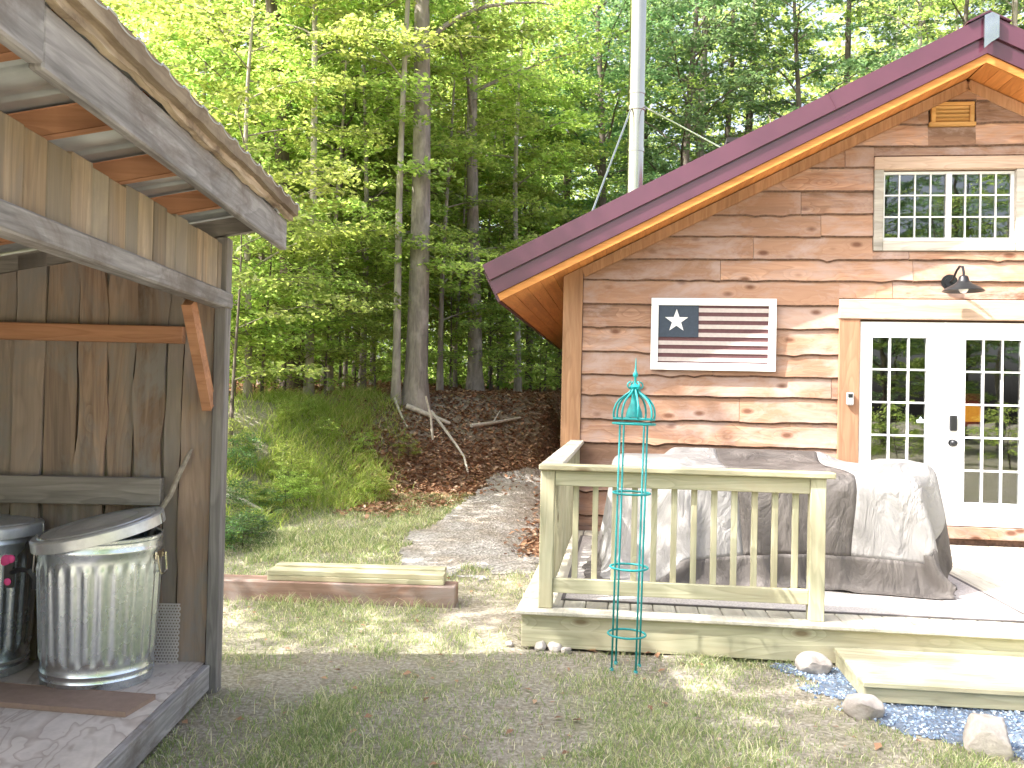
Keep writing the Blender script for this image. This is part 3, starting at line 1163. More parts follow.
mb.prism([(UA + .014, soff(UA) + .16), (UA + .075, soff(UA) + .20), (UA + .075, soff(UA) + .40), (UA + .014, soff(UA) + .43)], VR - .07, VR - .046)
mb.build('ridge_end_plate', MT['alu'], roof)

# stove pipe with two stay rods
mb = MB()
pu, pv = .70, 5.5
mb.tube([(pu, pv, 3.3), (pu, pv, 8.6)], .102, 28)
ch = soft(mb.build('chimney', MT['steel'], cabin))
mb = MB()
for zz in (4.62, 5.33):
    mb = MB()
    mb.tube([(pu, pv, zz - .022), (pu, pv, zz + .022)], .109, 28)
    soft(mb.build('pipe_band', MT['steel'], ch))
mb = MB()
mb.tube([(pu, pv, 5.11), (pu, pv, 5.16)], .116, 28)
soft(mb.build('pipe_band', MT['steel'], ch))
for e_ in ((.21, 3.62, 3.36), (1.64, 3.62, 4.06)):
    mb = MB()
    mb.tube([(pu + (.1 if e_[0] > 1 else -.06), pv - .07, 5.135), e_], .0125, 10)
    soft(mb.build('stay_rod', MT['alu'], ch))

# ------------------------------------------------------------------ things on the wall
fl = thing('wooden_flag', 'wooden flag panel of dark stripes and one white star in a white frame', 'wall decoration', hw(1.475, V0 - .06, 1.868), -HYAW)
fw_, fh = 1.215, .715
mb = MB()
x0, x1 = -fw_ / 2, fw_ / 2
t_ = .072
mb.cbox(x0, x1, -.035, .0, 0, t_, .003)
mb.cbox(x0, x1, -.035, .0, fh - t_, fh, .003)
mb.cbox(x0, x0 + t_, -.035, .0, t_ + .001, fh - t_ - .001, .003)
mb.cbox(x1 - t_, x1, -.035, .0, t_ + .001, fh - t_ - .001, .003)
mb.build('frame', MT['white'], fl)
ix0, ix1, iz0, iz1 = x0 + t_, x1 - t_, t_, fh - t_
mb = MB()
mb.box(ix0, ix1, -.012, .0, iz0, iz1)
mb.build('backing', MT['flag_red'], fl)
NS = 14
sh = (iz1 - iz0) / (NS - .5)
cz = iz0 + sh * 5.9
cu1 = ix0 + .395
mw = MB()
for k in range(7):
    za = iz0 + sh * (.35 + 2 * k) * .965
    zb = za + sh * .98
    xs0 = ix0 if zb < cz else cu1
    mw.box(xs0, ix1, -.019, -.0125, za, min(zb, iz1 - .006))
mw.build('stripe', MT['flag_white'], fl)
mb = MB()
mb.box(ix0, cu1 - .002, -.022, -.0128, cz + .005, iz1)
mb.build('canton', MT['flag_blue'], fl)
mb = MB()
poly = []
for k in range(10):
    a = math.pi / 2 + k * math.pi / 5
    r_ = .118 if k % 2 == 0 else .047
    poly.append(((ix0 + cu1) / 2 - .02 + r_ * math.cos(a), (cz + iz1) / 2 + .005 + r_ * math.sin(a)))
mb.prism(poly, -.028, -.0222)
mb.build('star', MT['star'], fl)

lp = thing('wall_lamp', 'dark gooseneck barn lamp on the siding above the double doors', 'lamp', hw(3.70, V0 - .05, 2.76), -HYAW)
mb = MB()
mb.tube([(0, .0, 0), (0, -.018, 0)], .075, 28)
mb.tube([(0, -.018, 0), (0, -.035, 0)], .05, 20)
soft(mb.build('back_plate', MT['black'], lp))
mb = MB()
mb.tube([(0, -.03, 0), (.005, -.09, .02), (.015, -.15, .09), (.025, -.20, .125), (.035, -.245, .115), (.04, -.26, .06), (.04, -.26, .02)], .011, 10)
soft(mb.build('arm', MT['black'], lp))
mb = MB()
prof = [(.028, .03), (.04, .02), (.05, -.02), (.075, -.045), (.15, -.085), (.182, -.112), (.182, -.118), (.145, -.092), (.06, -.058), (.02, -.05)]
bm_o = MB()
bm_o.lathe(prof, 36)
mb.v = [(x + .04, y - .26, zz) for x, y, zz in bm_o.v]
mb.f = bm_o.f
mb.mi = bm_o.mi
soft(mb.build('shade', MT['black'], lp))
mb = MB()
bm = bmesh.new()
bmesh.ops.create_uvsphere(bm, u_segments=16, v_segments=10, radius=.042)
mb.bm(bm, Matrix.Translation((.04, -.26, -.095)))
soft(mb.build('bulb', MT['bulb'], lp))

kb = thing('key_box', 'small grey key safe on the brown door casing', 'key safe', hw(2.79, V0 - .065, 1.555), -HYAW)
mb = MB()
mb.cbox(-.033, .033, -.035, 0, 0, .125, .01)
soft(mb.build('body', MT['lockbox'], kb))
mb = MB()
mb.cbox(-.022, .022, -.0385, -.0355, .075, .11, .001)
mb.build('keypad', MT['black'], kb)

orn = thing('orange_patch', 'glowing orange shape seen through the glass of the right door', 'lamp', hw(3.975, V0 + .16, 1.40), -HYAW)  # orange shape of unknown kind, its glow added to make it visible
mb = MB()
mb.lathe([(.09, 0.02), (.12, .03), (.13, .09), (.10, .17), (.07, .18)], 10)
mb.build('shade', MT['orange'], orn)  # body of the glowing shape, kind unknown
mb = MB()
mb.cbox(-.17, .15, .13, .15, -.03, .30, .004)
mb.build('backing', MT['red'], orn)

# ------------------------------------------------------------------ deck
deck = thing('deck', 'new pale pine deck with a low railing in front of the cabin', 'deck', hw(0, 0), -HYAW)
DUR = 7.6
mb = MB()
mb.cbox(0, DUR, 0, .038, .012, .213, .003)
mb.build('fascia', MT['pine'], deck)
mb = MB()
mb.cbox(0, .038, .04, V0 - .07, .012, .213, .003)
mb.build('fascia', MT['pine_d'], deck)
mb = MB()
mb.cbox(-.035, DUR, -.032, .106, .215, .242, .006)
mb.cbox(-.035, .103, .110, V0 - .07, .215, .242, .006)
u = .108
while u < DUR:
    mb.cbox(u, u + .137, .110, V0 - .07, .215, .242, .005)
    u += .142
mb.build('decking', MT['pine_d'], deck)
for uu in (.3, 2.2, 4.4, 6.6):
    mb = MB()
    for vv in (.4, 2.6):
        mb.box(uu, uu + .14, vv, vv + .14, -.04, .105)
    mb.box(uu, uu + .04, .05, V0 - .1, .10, .21)
    mb.build('joist', MT['pine_d'], deck)
rail = bpy.data.objects.new('railing', None)
COL.objects.link(rail)
rail.parent = deck
PV0, PV1 = .05, .139
ZT = 1.145
PL = (.096, .185)
PR = (1.742, 1.834)
for a, b in (PL, PR):
    mb = MB()
    mb.cbox(a, b, PV0, PV1, .243, ZT - .037, .005)
    mb.build('post', MT['pine_v'], rail)
mb = MB()
mb.cbox(PL[0], PL[1], V0 - .16, V0 - .07, .243, ZT - .037, .005)
mb.build('post', MT['pine_v'], rail)
mb = MB()
mb.cbox(.085, 1.885, .025, .165, ZT - .036, ZT, .006)
mb.build('cap_rail', MT['pine'], rail)
mb = MB()
mb.cbox(.085, .225, .167, V0 - .06, ZT - .036, ZT, .006)
mb.build('cap_rail', MT['pine_d'], rail)
RV = (.062, .100)
for z0, z1, nm in ((1.012, 1.106, 'top_rail'), (.34, .43, 'bottom_rail')):
    mb = MB()
    mb.cbox(PL[1] + .001, PR[0] - .001, RV[0], RV[1], z0, z1, .004)
    mb.build(nm, MT['pine'], rail)
    mb = MB()
    mb.cbox(PL[0] + .012, PL[0] + .05, PV1 + .001, V0 - .161, z0, z1, .004)
    mb.build(nm, MT['pine_d'], rail)
mb = MB()
mb.cbox(-.018, .018, -.018, .018, .36, 1.09, .003)
bal = mb.build('baluster', MT['pine_v'], rail)
first = True
spots = [(.318 + k * .1225, RV[1] + .0185) for k in range(12)] + [(PL[0] + .0695, .27 + k * .125) for k in range(25)]
for u_, v_ in spots:
    b_ = bal if first else bal.copy()
    if not first:
        COL.objects.link(b_)
    first = False
    b_.location = (u_, v_, 0)

step = thing('deck_step', 'low bright pine step in front of the deck beside the gravel', 'step', hw(1.88, -.02), -HYAW)
mb = MB()
for k in range(5):
    mb.cbox(-.012, 3.2, -.69 + k * .134, -.69 + k * .134 + .131, .092, .122, .005)
mb.build('tread', MT['pine'], step)
mb = MB()
mb.cbox(0, 1.17, -.668, -.63, .012, .091, .004)
mb.cbox(1.174, 3.19, -.668, -.63, .012, .091, .004)
mb.cbox(.002, .04, -.628, -.02, .012, .091, .004)
mb.box(.3, .34, -.62, -.03, -.02, .09)
mb.build('frame', MT['pine'], step)

rug = thing('outdoor_mat', 'large flat grey woven mat lying on the deck under the covered furniture', 'mat', hw(1.70, 1.6, .243), -HYAW)
mb = MB()
mb.box(-1.45, 1.45, -1.28, 1.45, 0.0005, .007)
mb.build('weave', MT['mat'], rug)
mb = MB()
for a, b, c_, d_ in ((-1.475, 1.475, -1.305, -1.281), (-1.475, 1.475, 1.451, 1.475), (-1.475, -1.451, -1.28, 1.45), (1.451, 1.475, -1.28, 1.45)):
    mb.box(a, b, c_, d_, 0.0005, .009)
mb.build('binding', MT['mat_edge'], rug)

# ------------------------------------------------------------------ furniture cover: cloth let fall over table and chair backs


def drape():
    U0, U1, W0, W1 = -.22, 3.36, .25, 3.60
    st = .055
    nu, nv = int((U1 - U0) / st) + 1, int((W1 - W0) / st) + 1
    gu, gv = np.meshgrid(np.linspace(U0, U1, nu), np.linspace(W0, W1, nv))
    # boxes: u0,u1,v0,v1,top
    B = [(.98, 2.72, 1.02, 2.60, 1.06), (.52, 1.2, 1.55, 2.35, 1.10), (2.52, 2.86, 1.14, 1.75, 1.15), (1.0, 2.4, 2.5, 2.85, 1.14), (2.1, 2.7, .99, 1.3, 1.02), (.75, 1.15, 1.25, 1.6, 1.0)]
    P = np.stack([gu, gv, np.full_like(gu, 1.19) + .012 * np.sin(gu * 7) * np.cos(gv * 5)], -1)
    P[..., 2] += .004 * RG.standard_normal(gu.shape)
    # rounded corners of the sheet
    rc = .85
    cu = np.maximum(np.maximum(U0 + rc - gu, gu - (U1 - rc)), 0)
    cv = np.maximum(np.maximum(W0 + rc - gv, gv - (W1 - rc)), 0)
    dead = np.hypot(cu, cv) > rc
    Q = P.copy()
    cons = []
    for du, dv, wt in ((1, 0, 1), (0, 1, 1), (1, 1, .6), (1, -1, .6), (2, 0, .10), (0, 2, .10)):
        cons.append((du, dv, wt))

    def sl(du, dv):
        a_ = (slice(0, nv - dv) if dv >= 0 else slice(-dv, nv), slice(0, nu - du))
        b_ = (slice(dv, nv) if dv >= 0 else slice(0, nv + dv), slice(du, nu))
        return a_, b_
    rest = P.copy()
    rest[..., 2] = 0
    pairs = []
    for du, dv, wt in cons:
        a_, b_ = sl(du, dv)
        L = np.linalg.norm(rest[b_] - rest[a_], axis=-1)
        pairs.append((a_, b_, L, wt))
    vel = np.zeros_like(P)
    dt = .02
    for it in range(190):
        vel[..., 2] -= 9.8 * dt
        vel *= .975
        Q = P + vel * dt
        for k in range(9):
            for a_, b_, L, wt in pairs:
                d = Q[b_] - Q[a_]
                ln = np.linalg.norm(d, axis=-1) + 1e-9
                cor = d * ((ln - L) / ln * .5 * wt * .9)[..., None]
                if wt < .5:
                    cor = cor * 1.0
                tmp = np.zeros_like(Q)
                tmp[a_] += cor
                tmp[b_] -= cor
                Q += tmp
            for (u0, u1, v0, v1, zt) in B:
                ins = (Q[..., 0] > u0) & (Q[..., 0] < u1) & (Q[..., 1] > v0) & (Q[..., 1] < v1) & (Q[..., 2] < zt)
                if not ins.any():
                    continue
                q = Q[ins]
                dd = np.stack([q[:, 0] - u0, u1 - q[:, 0], q[:, 1] - v0, v1 - q[:, 1], (zt - q[:, 2]) * .8], -1)
                am = dd.argmin(-1)
                q[am == 0, 0] = u0
                q[am == 1, 0] = u1
                q[am == 2, 1] = v0
                q[am == 3, 1] = v1
                q[am == 4, 2] = zt
                Q[ins] = q
            Q[..., 2] = np.maximum(Q[..., 2], .262)
            Q[..., 1] = np.minimum(Q[..., 1], V0 - .09)
        vel = (Q - P) / dt
        fr_ = Q[..., 2] < .266
        vel[fr_] *= .3
        sp = np.linalg.norm(vel, axis=-1, keepdims=True)
        vel *= np.minimum(1, 3.0 / (sp + 1e-6))
        P = Q
    return gu, gv, P, dead, (U0, U1, W0, W1)


gu, gv, PC, dead, (U0, U1, W0, W1) = drape()
nv_, nu_ = gu.shape
# gathered folds that deepen towards the hem
cxf, cyf = 1.7, 1.85
an = np.arctan2((PC[..., 1] - cyf) / .9, (PC[..., 0] - cxf) / 1.25)
dep = np.clip((1.0 - PC[..., 2]) / .75, 0, 1)
fold = np.abs(np.sin(an * 7.0 + 1.2 * np.sin(an * 3 + 1))) ** 1.6 * .6 + np.abs(np.sin(an * 17 + 2 * np.sin(an * 5))) * .25 + .3 * np.sin(an * 31 + PC[..., 2] * 5)
hx, hy = PC[..., 0] - cxf, PC[..., 1] - cyf
hl = np.hypot(hx, hy) + 1e-6
PC[..., 0] += hx / hl * (fold - .45) * dep ** .8 * .105
PC[..., 1] += hy / hl * (fold - .45) * dep ** .8 * .105
PC[..., 1] = np.minimum(PC[..., 1], V0 - .085)
PC[..., 0] = np.where(PC[..., 0] > 2.87, 2.87 + (PC[..., 0] - 2.87) * .38, PC[..., 0])
PC[..., 0] = np.where(PC[..., 0] < .50, .50 + (PC[..., 0] - .50) * .35, PC[..., 0])
PC[..., 1] = np.where(PC[..., 1] < .98, .98 + (PC[..., 1] - .98) * .55, PC[..., 1])
cov = thing('furniture_cover', 'rumpled light grey and taupe fabric cover draped over deck furniture', 'furniture cover', hw(1.7, 1.8, .25), -HYAW)
rc = .85
cu = np.maximum(np.maximum(U0 + rc - gu, gu - (U1 - rc)), 0)
cv = np.maximum(np.maximum(W0 + rc - gv, gv - (W1 - rc)), 0)
edge = np.minimum.reduce([gu - U0, U1 - gu, gv - W0, W1 - gv])
edge = np.where((cu > 0) & (cv > 0), rc - np.hypot(cu, cv), edge)
parts = {'end_panel': MB(), 'end_panel_': MB(), 'middle_panel': MB(), 'hem': MB()}
maps = {k: {} for k in parts}
for j in range(nv_ - 1):
    for i in range(nu_ - 1):
        if dead[j, i] or dead[j + 1, i] or dead[j, i + 1] or dead[j + 1, i + 1]:
            continue
        um = (gu[j, i] + gu[j, i + 1]) / 2
        e = edge[j, i]
        if e < .35:
            k = 'hem'
        elif um < 1.50:
            k = 'end_panel'
        elif um > 2.27:
            k = 'end_panel_'
        else:
            k = 'middle_panel'
        q = []
        for a in ((j, i), (j, i + 1), (j + 1, i + 1), (j + 1, i)):
            if a not in maps[k]:
                maps[k][a] = len(parts[k].v)
                p = PC[a]
                parts[k].v.append((p[0] - 1.7, p[1] - 1.8, p[2] - .25))
            q.append(maps[k][a])
        parts[k].f.append(tuple(q))
for k, b in parts.items():
    o = b.build(k.rstrip('_'), MT['cover_light'] if 'end' in k else MT['cover_taupe'], cov, smooth=True, fix=False)
    md = o.modifiers.new('subdivision', 'SUBSURF')
    md.levels = md.render_levels = 1
    md.boundary_smooth = 'PRESERVE_CORNERS'
    md = o.modifiers.new('thickness', 'SOLIDIFY')
    md.thickness = .004

# ------------------------------------------------------------------ trellis
tl = thing('garden_obelisk', 'tall narrow teal metal plant obelisk with a domed top on the grass', 'obelisk', hw(.645, -.32, -.01), -HYAW + math.radians(4))
tl.rotation_euler = (0, math.radians(.8), math.radians(-8.5))
R_ = .098
mb_leg = []
for k in range(4):
    a = math.radians(37 + 90 * k)
    x, y = R_ * math.cos(a), R_ * math.sin(a)
    mb = MB()
    mb.tube([(x, y, -.02), (x, y, 1.43)], .0058, 8)
    mb.tube([(x, y, -.02), (x, y, .03)], .011, 8)
    mb.build('leg', MT['teal'], tl, smooth=True)
for zz, r_ in ((.215, .108), (.60, .108), (1.03, .106), (1.432, .122)):
    mb = MB()
    mb.torus((0, 0, zz), r_, .0065)
    if zz > 1.4:
        mb.torus((0, 0, zz + .028), r_ - .004, .006)
    mb.build('ring', MT['teal'], tl, smooth=True)
for k in range(8):
    a = 2 * math.pi * k / 8 + .2
    mb = MB()
    pts = [(r_ * math.cos(a), r_ * math.sin(a), 1.452 + zz) for r_, zz in ((.116, 0), (.121, .03), (.119, .06), (.109, .09), (.089, .118), (.06, .142), (.034, .160), (.019, .182), (.015, .20))]
    mb.tube(pts, .0068, 6)
    mb.build('dome_rib', MT['teal'], tl, smooth=True)
mb = MB()
mb.lathe([(.004, 1.465), (.05, 1.47), (.045, 1.50), (.022, 1.56), (.016, 1.62), (.03, 1.635), (.034, 1.648), (.02, 1.66), (.008, 1.665), (.007, 1.70), (.014, 1.708), (.016, 1.72), (.010, 1.732), (.006, 1.74), (.0015, 1.815)], 20)
soft(mb.build('finial', MT['teal'], tl), 50)
for k in range(4):                                    # small scrolls on the shoulder
    a = math.pi / 2 * k + .5
    mb = MB()
    pts = [((.02 + .03 * math.sin(t)) * math.cos(a), (.02 + .03 * math.sin(t)) * math.sin(a), 1.655 + .022 * math.cos(t)) for t in np.linspace(.3, 3.6, 9)]
    mb.tube(pts, .0045, 6)
    mb.build('scroll', MT['teal'], tl, smooth=True)

# ------------------------------------------------------------------ shed
shed = thing('open_shed', 'open-fronted shed of weathered boards with a corrugated metal roof', 'shed', sw(0, 0), -SYAW)
SL, SB = -3.1, -2.35                                  # near end (q), back (p)
FZ = .15
mb = MB()
mb.box(SB, -.072, SL, -.012, FZ - .019, FZ)
mb.build('floor', MT['plywood'], shed)
mb = MB()
mb.cbox(-.071, -.033, SL, -.062, .02, FZ - .001, .004)
mb.box(SB, -.08, -.05, -.012, .03, FZ - .02)
mb.build('floor_joist', MT['old_grey'], shed)
mb = MB()
mb.cbox(-.062, .0, -.05, .04, -.05, 2.36, .005)
mb.build('post', MT['old_grey_v'], shed)
mb = MB()
mb.cbox(-.062, .0, SL, SL + .09, -.05, 2.36, .005)
mb.build('post', MT['old_grey_v'], shed)
# far end wall of upright boards with ragged edges
mb = MB()
rs = random.Random(3)
p_ = -.064
first = True


def rag_board(mb_, p0, p1, q0, q1, z0, z1t, rag=.012):
    """upright board with uneven edges; z1t(p) gives the top"""
    zs = np.linspace(z0, 1, 2)
    n_ = 26
    zz = np.linspace(0, 1, n_)
    a_ = [rs.uniform(0, 6.3) for _ in range(6)]
    L_, R2 = [], []
    for t in zz:
        L_.append(p0 + rag * (.5 * math.sin(9 * t + a_[0]) + .35 * math.sin(23 * t + a_[1]) + .15 * math.sin(51 * t + a_[2])))
        R2.append(p1 + rag * (.5 * math.sin(8 * t + a_[3]) + .35 * math.sin(27 * t + a_[4]) + .15 * math.sin(47 * t + a_[5])))
    vs, fs = [], []
    for i, t in enumerate(zz):
        for pp in (L_[i], R2[i]):
            zt = z0 + t * (z1t(pp) - z0)
            vs += [(pp, q0, zt), (pp, q1, zt)]
    for i in range(n_ - 1):
        b = i * 4
        fs += [(b, b + 2, b + 6, b + 4), (b + 1, b + 5, b + 7, b + 3), (b, b + 4, b + 5, b + 1), (b + 2, b + 3, b + 7, b + 6)]
    fs += [(0, 1, 3, 2), ((n_ - 1) * 4, (n_ - 1) * 4 + 2, (n_ - 1) * 4 + 3, (n_ - 1) * 4 + 1)]
    mb_.add(vs, fs)


def rz(p):                                             # roof underside
    return 2.455 + .2 * (p + .07)


wd = [.165, .085, .155, .15, .15, .17, .155, .16, .17, .15, .16, .15, .17, .16, .16]
k = 0
while p_ > SB and k < len(wd):
    off = 0 if k % 2 else -.014
    rag_board(mb, p_ - wd[k] + .004, p_ - .003, -.006 + off, .018 + off, .10, lambda p: rz(p) - .012, .020 if k in (2, 3, 4) else .009)
    p_ -= wd[k]
    k += 1
mb.prism([(SB, .05), (-.068, .05), (-.068, rz(-.068) - .012), (SB, rz(SB) - .012)], .019, .034)
mb.build('end_wall', MT['shed_boards'], shed)
mb = MB()
mb.box(SB - .02, SB, SL, .02, .0, rz(SB) - .01)
q = SL
while q < 0:
    mb.box(SB, SB + .018, q + .003, q + .155, .1, rz(SB) - .02)
    q += .16
mb.build('back_wall', MT['shed_boards'], shed)
mb = MB()
mb.cbox(SB, -.21, -.085, -.034, 1.80, 1.888, .004)
mb.build('upper_rail', MT['rafter'], shed)
mb = MB()
mb.cbox(SB, -.30, -.09, -.034, .965, 1.105, .004)
mb.build('lower_rail', MT['old_grey_h'], shed)
# header beam and the short boards above it
mb = MB()
mb.cbox(-.075, .012, SL, .03, 1.99, 2.075, .008)
mb.build('header_beam', MT['old_grey'], shed)
mb = MB()
q = .03
rs = random.Random(9)
while q > SL:
    w_ = rs.uniform(.12, .17)
    mb.cbox(-.055, -.03 + rs.uniform(-.004, .004), q - w_ + .002, q - .002, 2.077, 2.335 + rs.uniform(-.012, .01), .003)
    q -= w_
mb.build('header_board', MT['short_boards'], shed)
mb = MB()
mb.obox((-.10, -.34, 1.99), (-.075, -.055, 1.48), .04, .085, (0, 1, .4))
mb.build('knee_brace', MT['rafter'], shed)
mb = MB()
mb.obox((-.02, SL + .42, 1.98), (.24, SL + .25, 2.36), .04, .08, (0, 1, .4))
mb.build('knee_brace', MT['old_grey_v'], shed)
# rafters, corrugated sheet, fascia boards
ra = None
for i, q in enumerate((0.0, -.61, -1.22, -1.83, -2.44, -3.05)):
    mb = MB()
    a, b = (SB, q, rz(SB) - .046), (.238, q, rz(.238) - .046)
    mb.obox(a, b, .04, .088, (0, 0, 1))
    mb.build('rafter', MT['rafter'] if i else MT['old_grey_h'], shed)
mb = MB()
nq = 360
qs = np.linspace(SL - .05, .12, nq)
prof = [(q, .011 * (1 if (math.sin(q * 2 * math.pi / .20) > .55) else (-.2 + .5 * max(-1, math.sin(q * 2 * math.pi / .20))))) for q in qs]
vs, fs = [], []
for (q, dz) in prof:
    for p in (SB - .1, .335):
        vs.append((p, q, rz(p) + .016 + dz))
for i in range(nq - 1):
    fs.append((2 * i, 2 * i + 1, 2 * i + 3, 2 * i + 2))
mb.add(vs, fs)
rf = mb.build('metal_roof', MT['roof_sheet'], shed, smooth=True)
md = rf.modifiers.new('thickness', 'SOLIDIFY')
md.thickness = .003
md.offset = 1
mb = MB()
mb.cbox(.241, .279, -2.60, .05, 2.315, 2.475, .006)
mb.build('fascia', MT['old_grey'], shed)
mb = MB()
mb.cbox(.241, .283, SL - .04, -2.605, 2.325, 2.50, .006)
mb.build('fascia', MT['old_grey'], shed)
mb = MB()
pts_q = np.linspace(.07, SL - .04, 70)
for lo, hi, p0, p1, am, sd2 in ((2.470, 2.520, .284, .306, .012, 2), (2.498, 2.560, .307, .332, .007, 4)):
    vs, fs = [], []
    for q in pts_q:
        w_ = am * (.5 * math.sin(3.1 * q + sd2) + .35 * math.sin(7.7 * q + 2 * sd2) + .3 * math.sin(23 * q) + .2 * math.sin(47 * q))
        vs += [(p0, q, lo + w_), (p1, q, lo + w_ + .004), (p1, q, hi), (p0, q, hi)]
    for i in range(len(pts_q) - 1):
        b = i * 4
        for e in range(4):
            fs.append((b + e, b + (e + 1) % 4, b + 4 + (e + 1) % 4, b + 4 + e))
    fs += [(0, 1, 2, 3), tuple((len(pts_q) - 1) * 4 + e for e in (3, 2, 1, 0))]
    mb.add(vs, fs)
mb.build('roof_edge_board', MT['drip'], shed)

# ------------------------------------------------------------------ rubbish cans and what lies in the shed


def can(label, p, q, rot, lid_tilt, lid_shift, lid_rot):
    t = thing('trash_can', label, 'trash can', sw(p, q, FZ + .001), -SYAW + rot, 'galvanised cans in the shed')
    H_ = .60

    def fr(r, z, a):
        if .11 < z < .545:
            e = min(1, (z - .11) / .02, (.545 - z) / .025)
            sq = math.tanh(3.2 * math.sin(a * 26))
            return r + .005 * e * (sq + .35)
        return r
    t.scale = (.965, .965, 1.075)
    b = MB()
    prof = [(.22, .012), (.258, .0), (.262, .006), (.262, .03), (.266, .038), (.262, .046), (.262, .06), (.267, .068), (.262, .078), (.263, .10), (.264, .11)]
    prof += [(.264 + .022 * (z - .11) / .435, z) for z in np.linspace(.115, .545, 26)]
    prof += [(.287, .558), (.288, .585), (.293, .595), (.293, .603), (.288, .612), (.290, .635), (.296, .64), (.297, .652), (.290, .656), (.283, .65), (.280, .45)]
    b.lathe(prof, 208, fr)
    soft(b.build('body', MT['galv'], t), 40)
    for sgn in (-1, 1):
        b = MB()
        x = sgn * .292
        b.cbox(x - .006, x + .006, -.05, .05, .545, .58, .002)
        b.tube([(x + sgn * .012, -.055, .565), (x + sgn * .014, -.055, .535), (x + sgn * .022, -.045, .485), (x + sgn * .024, 0, .475), (x + sgn * .022, .045, .485), (x + sgn * .014, .055, .535), (x + sgn * .012, .055, .565)], .005, 8)
        soft(b.build('handle', MT['steel'], t))
    b = MB()
    prof = [(.312, -.045), (.315, -.043), (.314, .0), (.306, .008), (.295, .006), (.28, .010), (.27, .006), (.265, .012), (.20, .020), (.19, .016), (.12, .028), (.04, .032), (.002, .0325)]
    b.lathe(prof, 64, None)
    lid = b.build('lid', MT['galv_lid'], t)
    soft(lid, 30)
    lid.location = lid_shift
    lid.rotation_euler = (lid_tilt[0], lid_tilt[1], lid_rot)
    b = MB()
    b.box(.3135, .3165, -.012, .012, -.044, .0)
    b.build('seam', MT['galv'], lid)
    return t


can('dented galvanised can with its lid sitting tilted, standing in front', -.505, -.295, 0.0, (math.radians(5), math.radians(-10.5), 0), (-.012, -.012, .690), 0.0)
can('galvanised can with a level lid, cut off at the left edge of the photo', -1.165, -.19, math.radians(15), (0, math.radians(1.0), 0), (0, 0, .675), 0)

st_ = thing('strap', 'black strap with pink patches hanging between the two cans', 'strap', sw(-.815, -.52, .63), -SYAW)
mb = MB()
mb.cbox(-.035, .01, -.01, .01, .0, .15, .004)
mb.tube([(0, -.005, .07), (.04, -.02, .09), (.09, -.03, .085), (.11, -.02, .05), (.105, -.01, .0)], .012, 8)
soft(mb.build('webbing', MT['black'], st_))
for (x, zz, r_) in ((-.022, .13, .024), (.0, .135, .020), (-.012, .03, .017), (-.03, .118, .015)):
    mb = MB()
    bm = bmesh.new()
    bmesh.ops.create_icosphere(bm, subdivisions=2, radius=r_)
    mb.bm(bm, Matrix.Translation((x, -.016, zz)) @ Matrix.Diagonal((1, .4, 1, 1)))
    soft(mb.build('pink_patch', MT['pink'], st_))

pk = thing('floor_plank', 'thin brown plank lying flat on the shed floor before the cans', 'plank', sw(-.14, -.84, FZ), -SYAW)
mb = MB()
mb.add([], [])
a0 = math.atan2(.12, -.64)
dx, dy = math.cos(a0), math.sin(a0)
mb.obox((0, .125, .0115), (dx * 1.5, dy * 1.5 + .125, .0115), .235, .021, (0, 0, 1), .002)
mb.build('board', MT['plank'], pk)

mp_ = thing('perforated_panel', 'small white perforated metal panel leaning in the shed corner', 'panel', sw(-.27, -.05, FZ), -SYAW)
mp_.rotation_euler = (math.radians(-4), 0, -SYAW)
mb = MB()
W_, Hh = .135, .30
cx = 9
cy = 20
cw = W_ / cx
chh = Hh / cy
for j in range(cy + 1):
    for i in range(cx + 1):
        if i < cx:
            mb.obox((-W_ / 2 + i * cw, 0, j * chh), (-W_ / 2 + (i + 1) * cw, 0, j * chh), .003, .0068, (0, 0, 1), 0)
        if j < cy and (i + j) % 1 == 0:
            sh_ = (cw / 2 if j % 2 else 0)
            xx = -W_ / 2 + i * cw + sh_
            if xx <= W_ / 2 + .001:
                mb.obox((xx, 0.0005, j * chh), (xx, 0.0005, (j + 1) * chh), .0028, .0062, (1, 0, 0), 0)
mb.build('mesh', MT['mesh_panel'], mp_)

wk = thing('walking_stick', 'crooked grey stick leaning on the shed wall behind the can', 'stick', sw(-.34, -.10, .80), -SYAW)
mb = MB()
mb.tube([(-.03, .0, -.62), (0, 0, -.3), (.0, .0, .02), (.04, .01, .14), (.09, .02, .22), (.115, .03, .30), (.165, .045, .42), (.18, .05, .455)], [.014, .014, .015, .015, .013, .014, .012, .007], 8)
mb.tube([(.115, .03, .30), (.135, .025, .37)], [.008, .003], 6)
soft(mb.build('shaft', MT['stick'], wk))

# ------------------------------------------------------------------ timber by the path
bx0, bx1 = -2.9, -.37
ang = math.atan2(6.66 - 6.93, 2.5)
bmth = thing('timber_beam', 'long reddish brown squared beam lying on the grass', 'beam', (-.385, 6.66, 0), math.radians(-2.6))
mb = MB()
mb.cbox(-2.75, 0, 0, .22, -.02, .150, .008)
mb.build('timber', MT['beam'], bmth)
for k, (xa, xb, ya, yb, za, zb, lb) in enumerate((
        (-1.42, -.09, .035, .175, .151, .189, 'pale new board lying lowest on the brown beam'),
        (-1.42, -.09, .040, .178, .1895, .228, 'pale new board lying upper front on the brown beam'),
        (-1.40, -.10, .18, .30, .151, .245, 'thick pale new board lying at the back on the brown beam'))):
    t = thing('pine_board', lb, 'board', Vector((-.385, 6.66, za)), math.radians(-2.6 + .25 * k), 'new boards on the beam')
    mb = MB()
    mb.cbox(xa, xb, ya, yb, 0, zb - za, .004)
    mb.build('plank', MT['pine'], t)

# ------------------------------------------------------------------ rocks and gravel


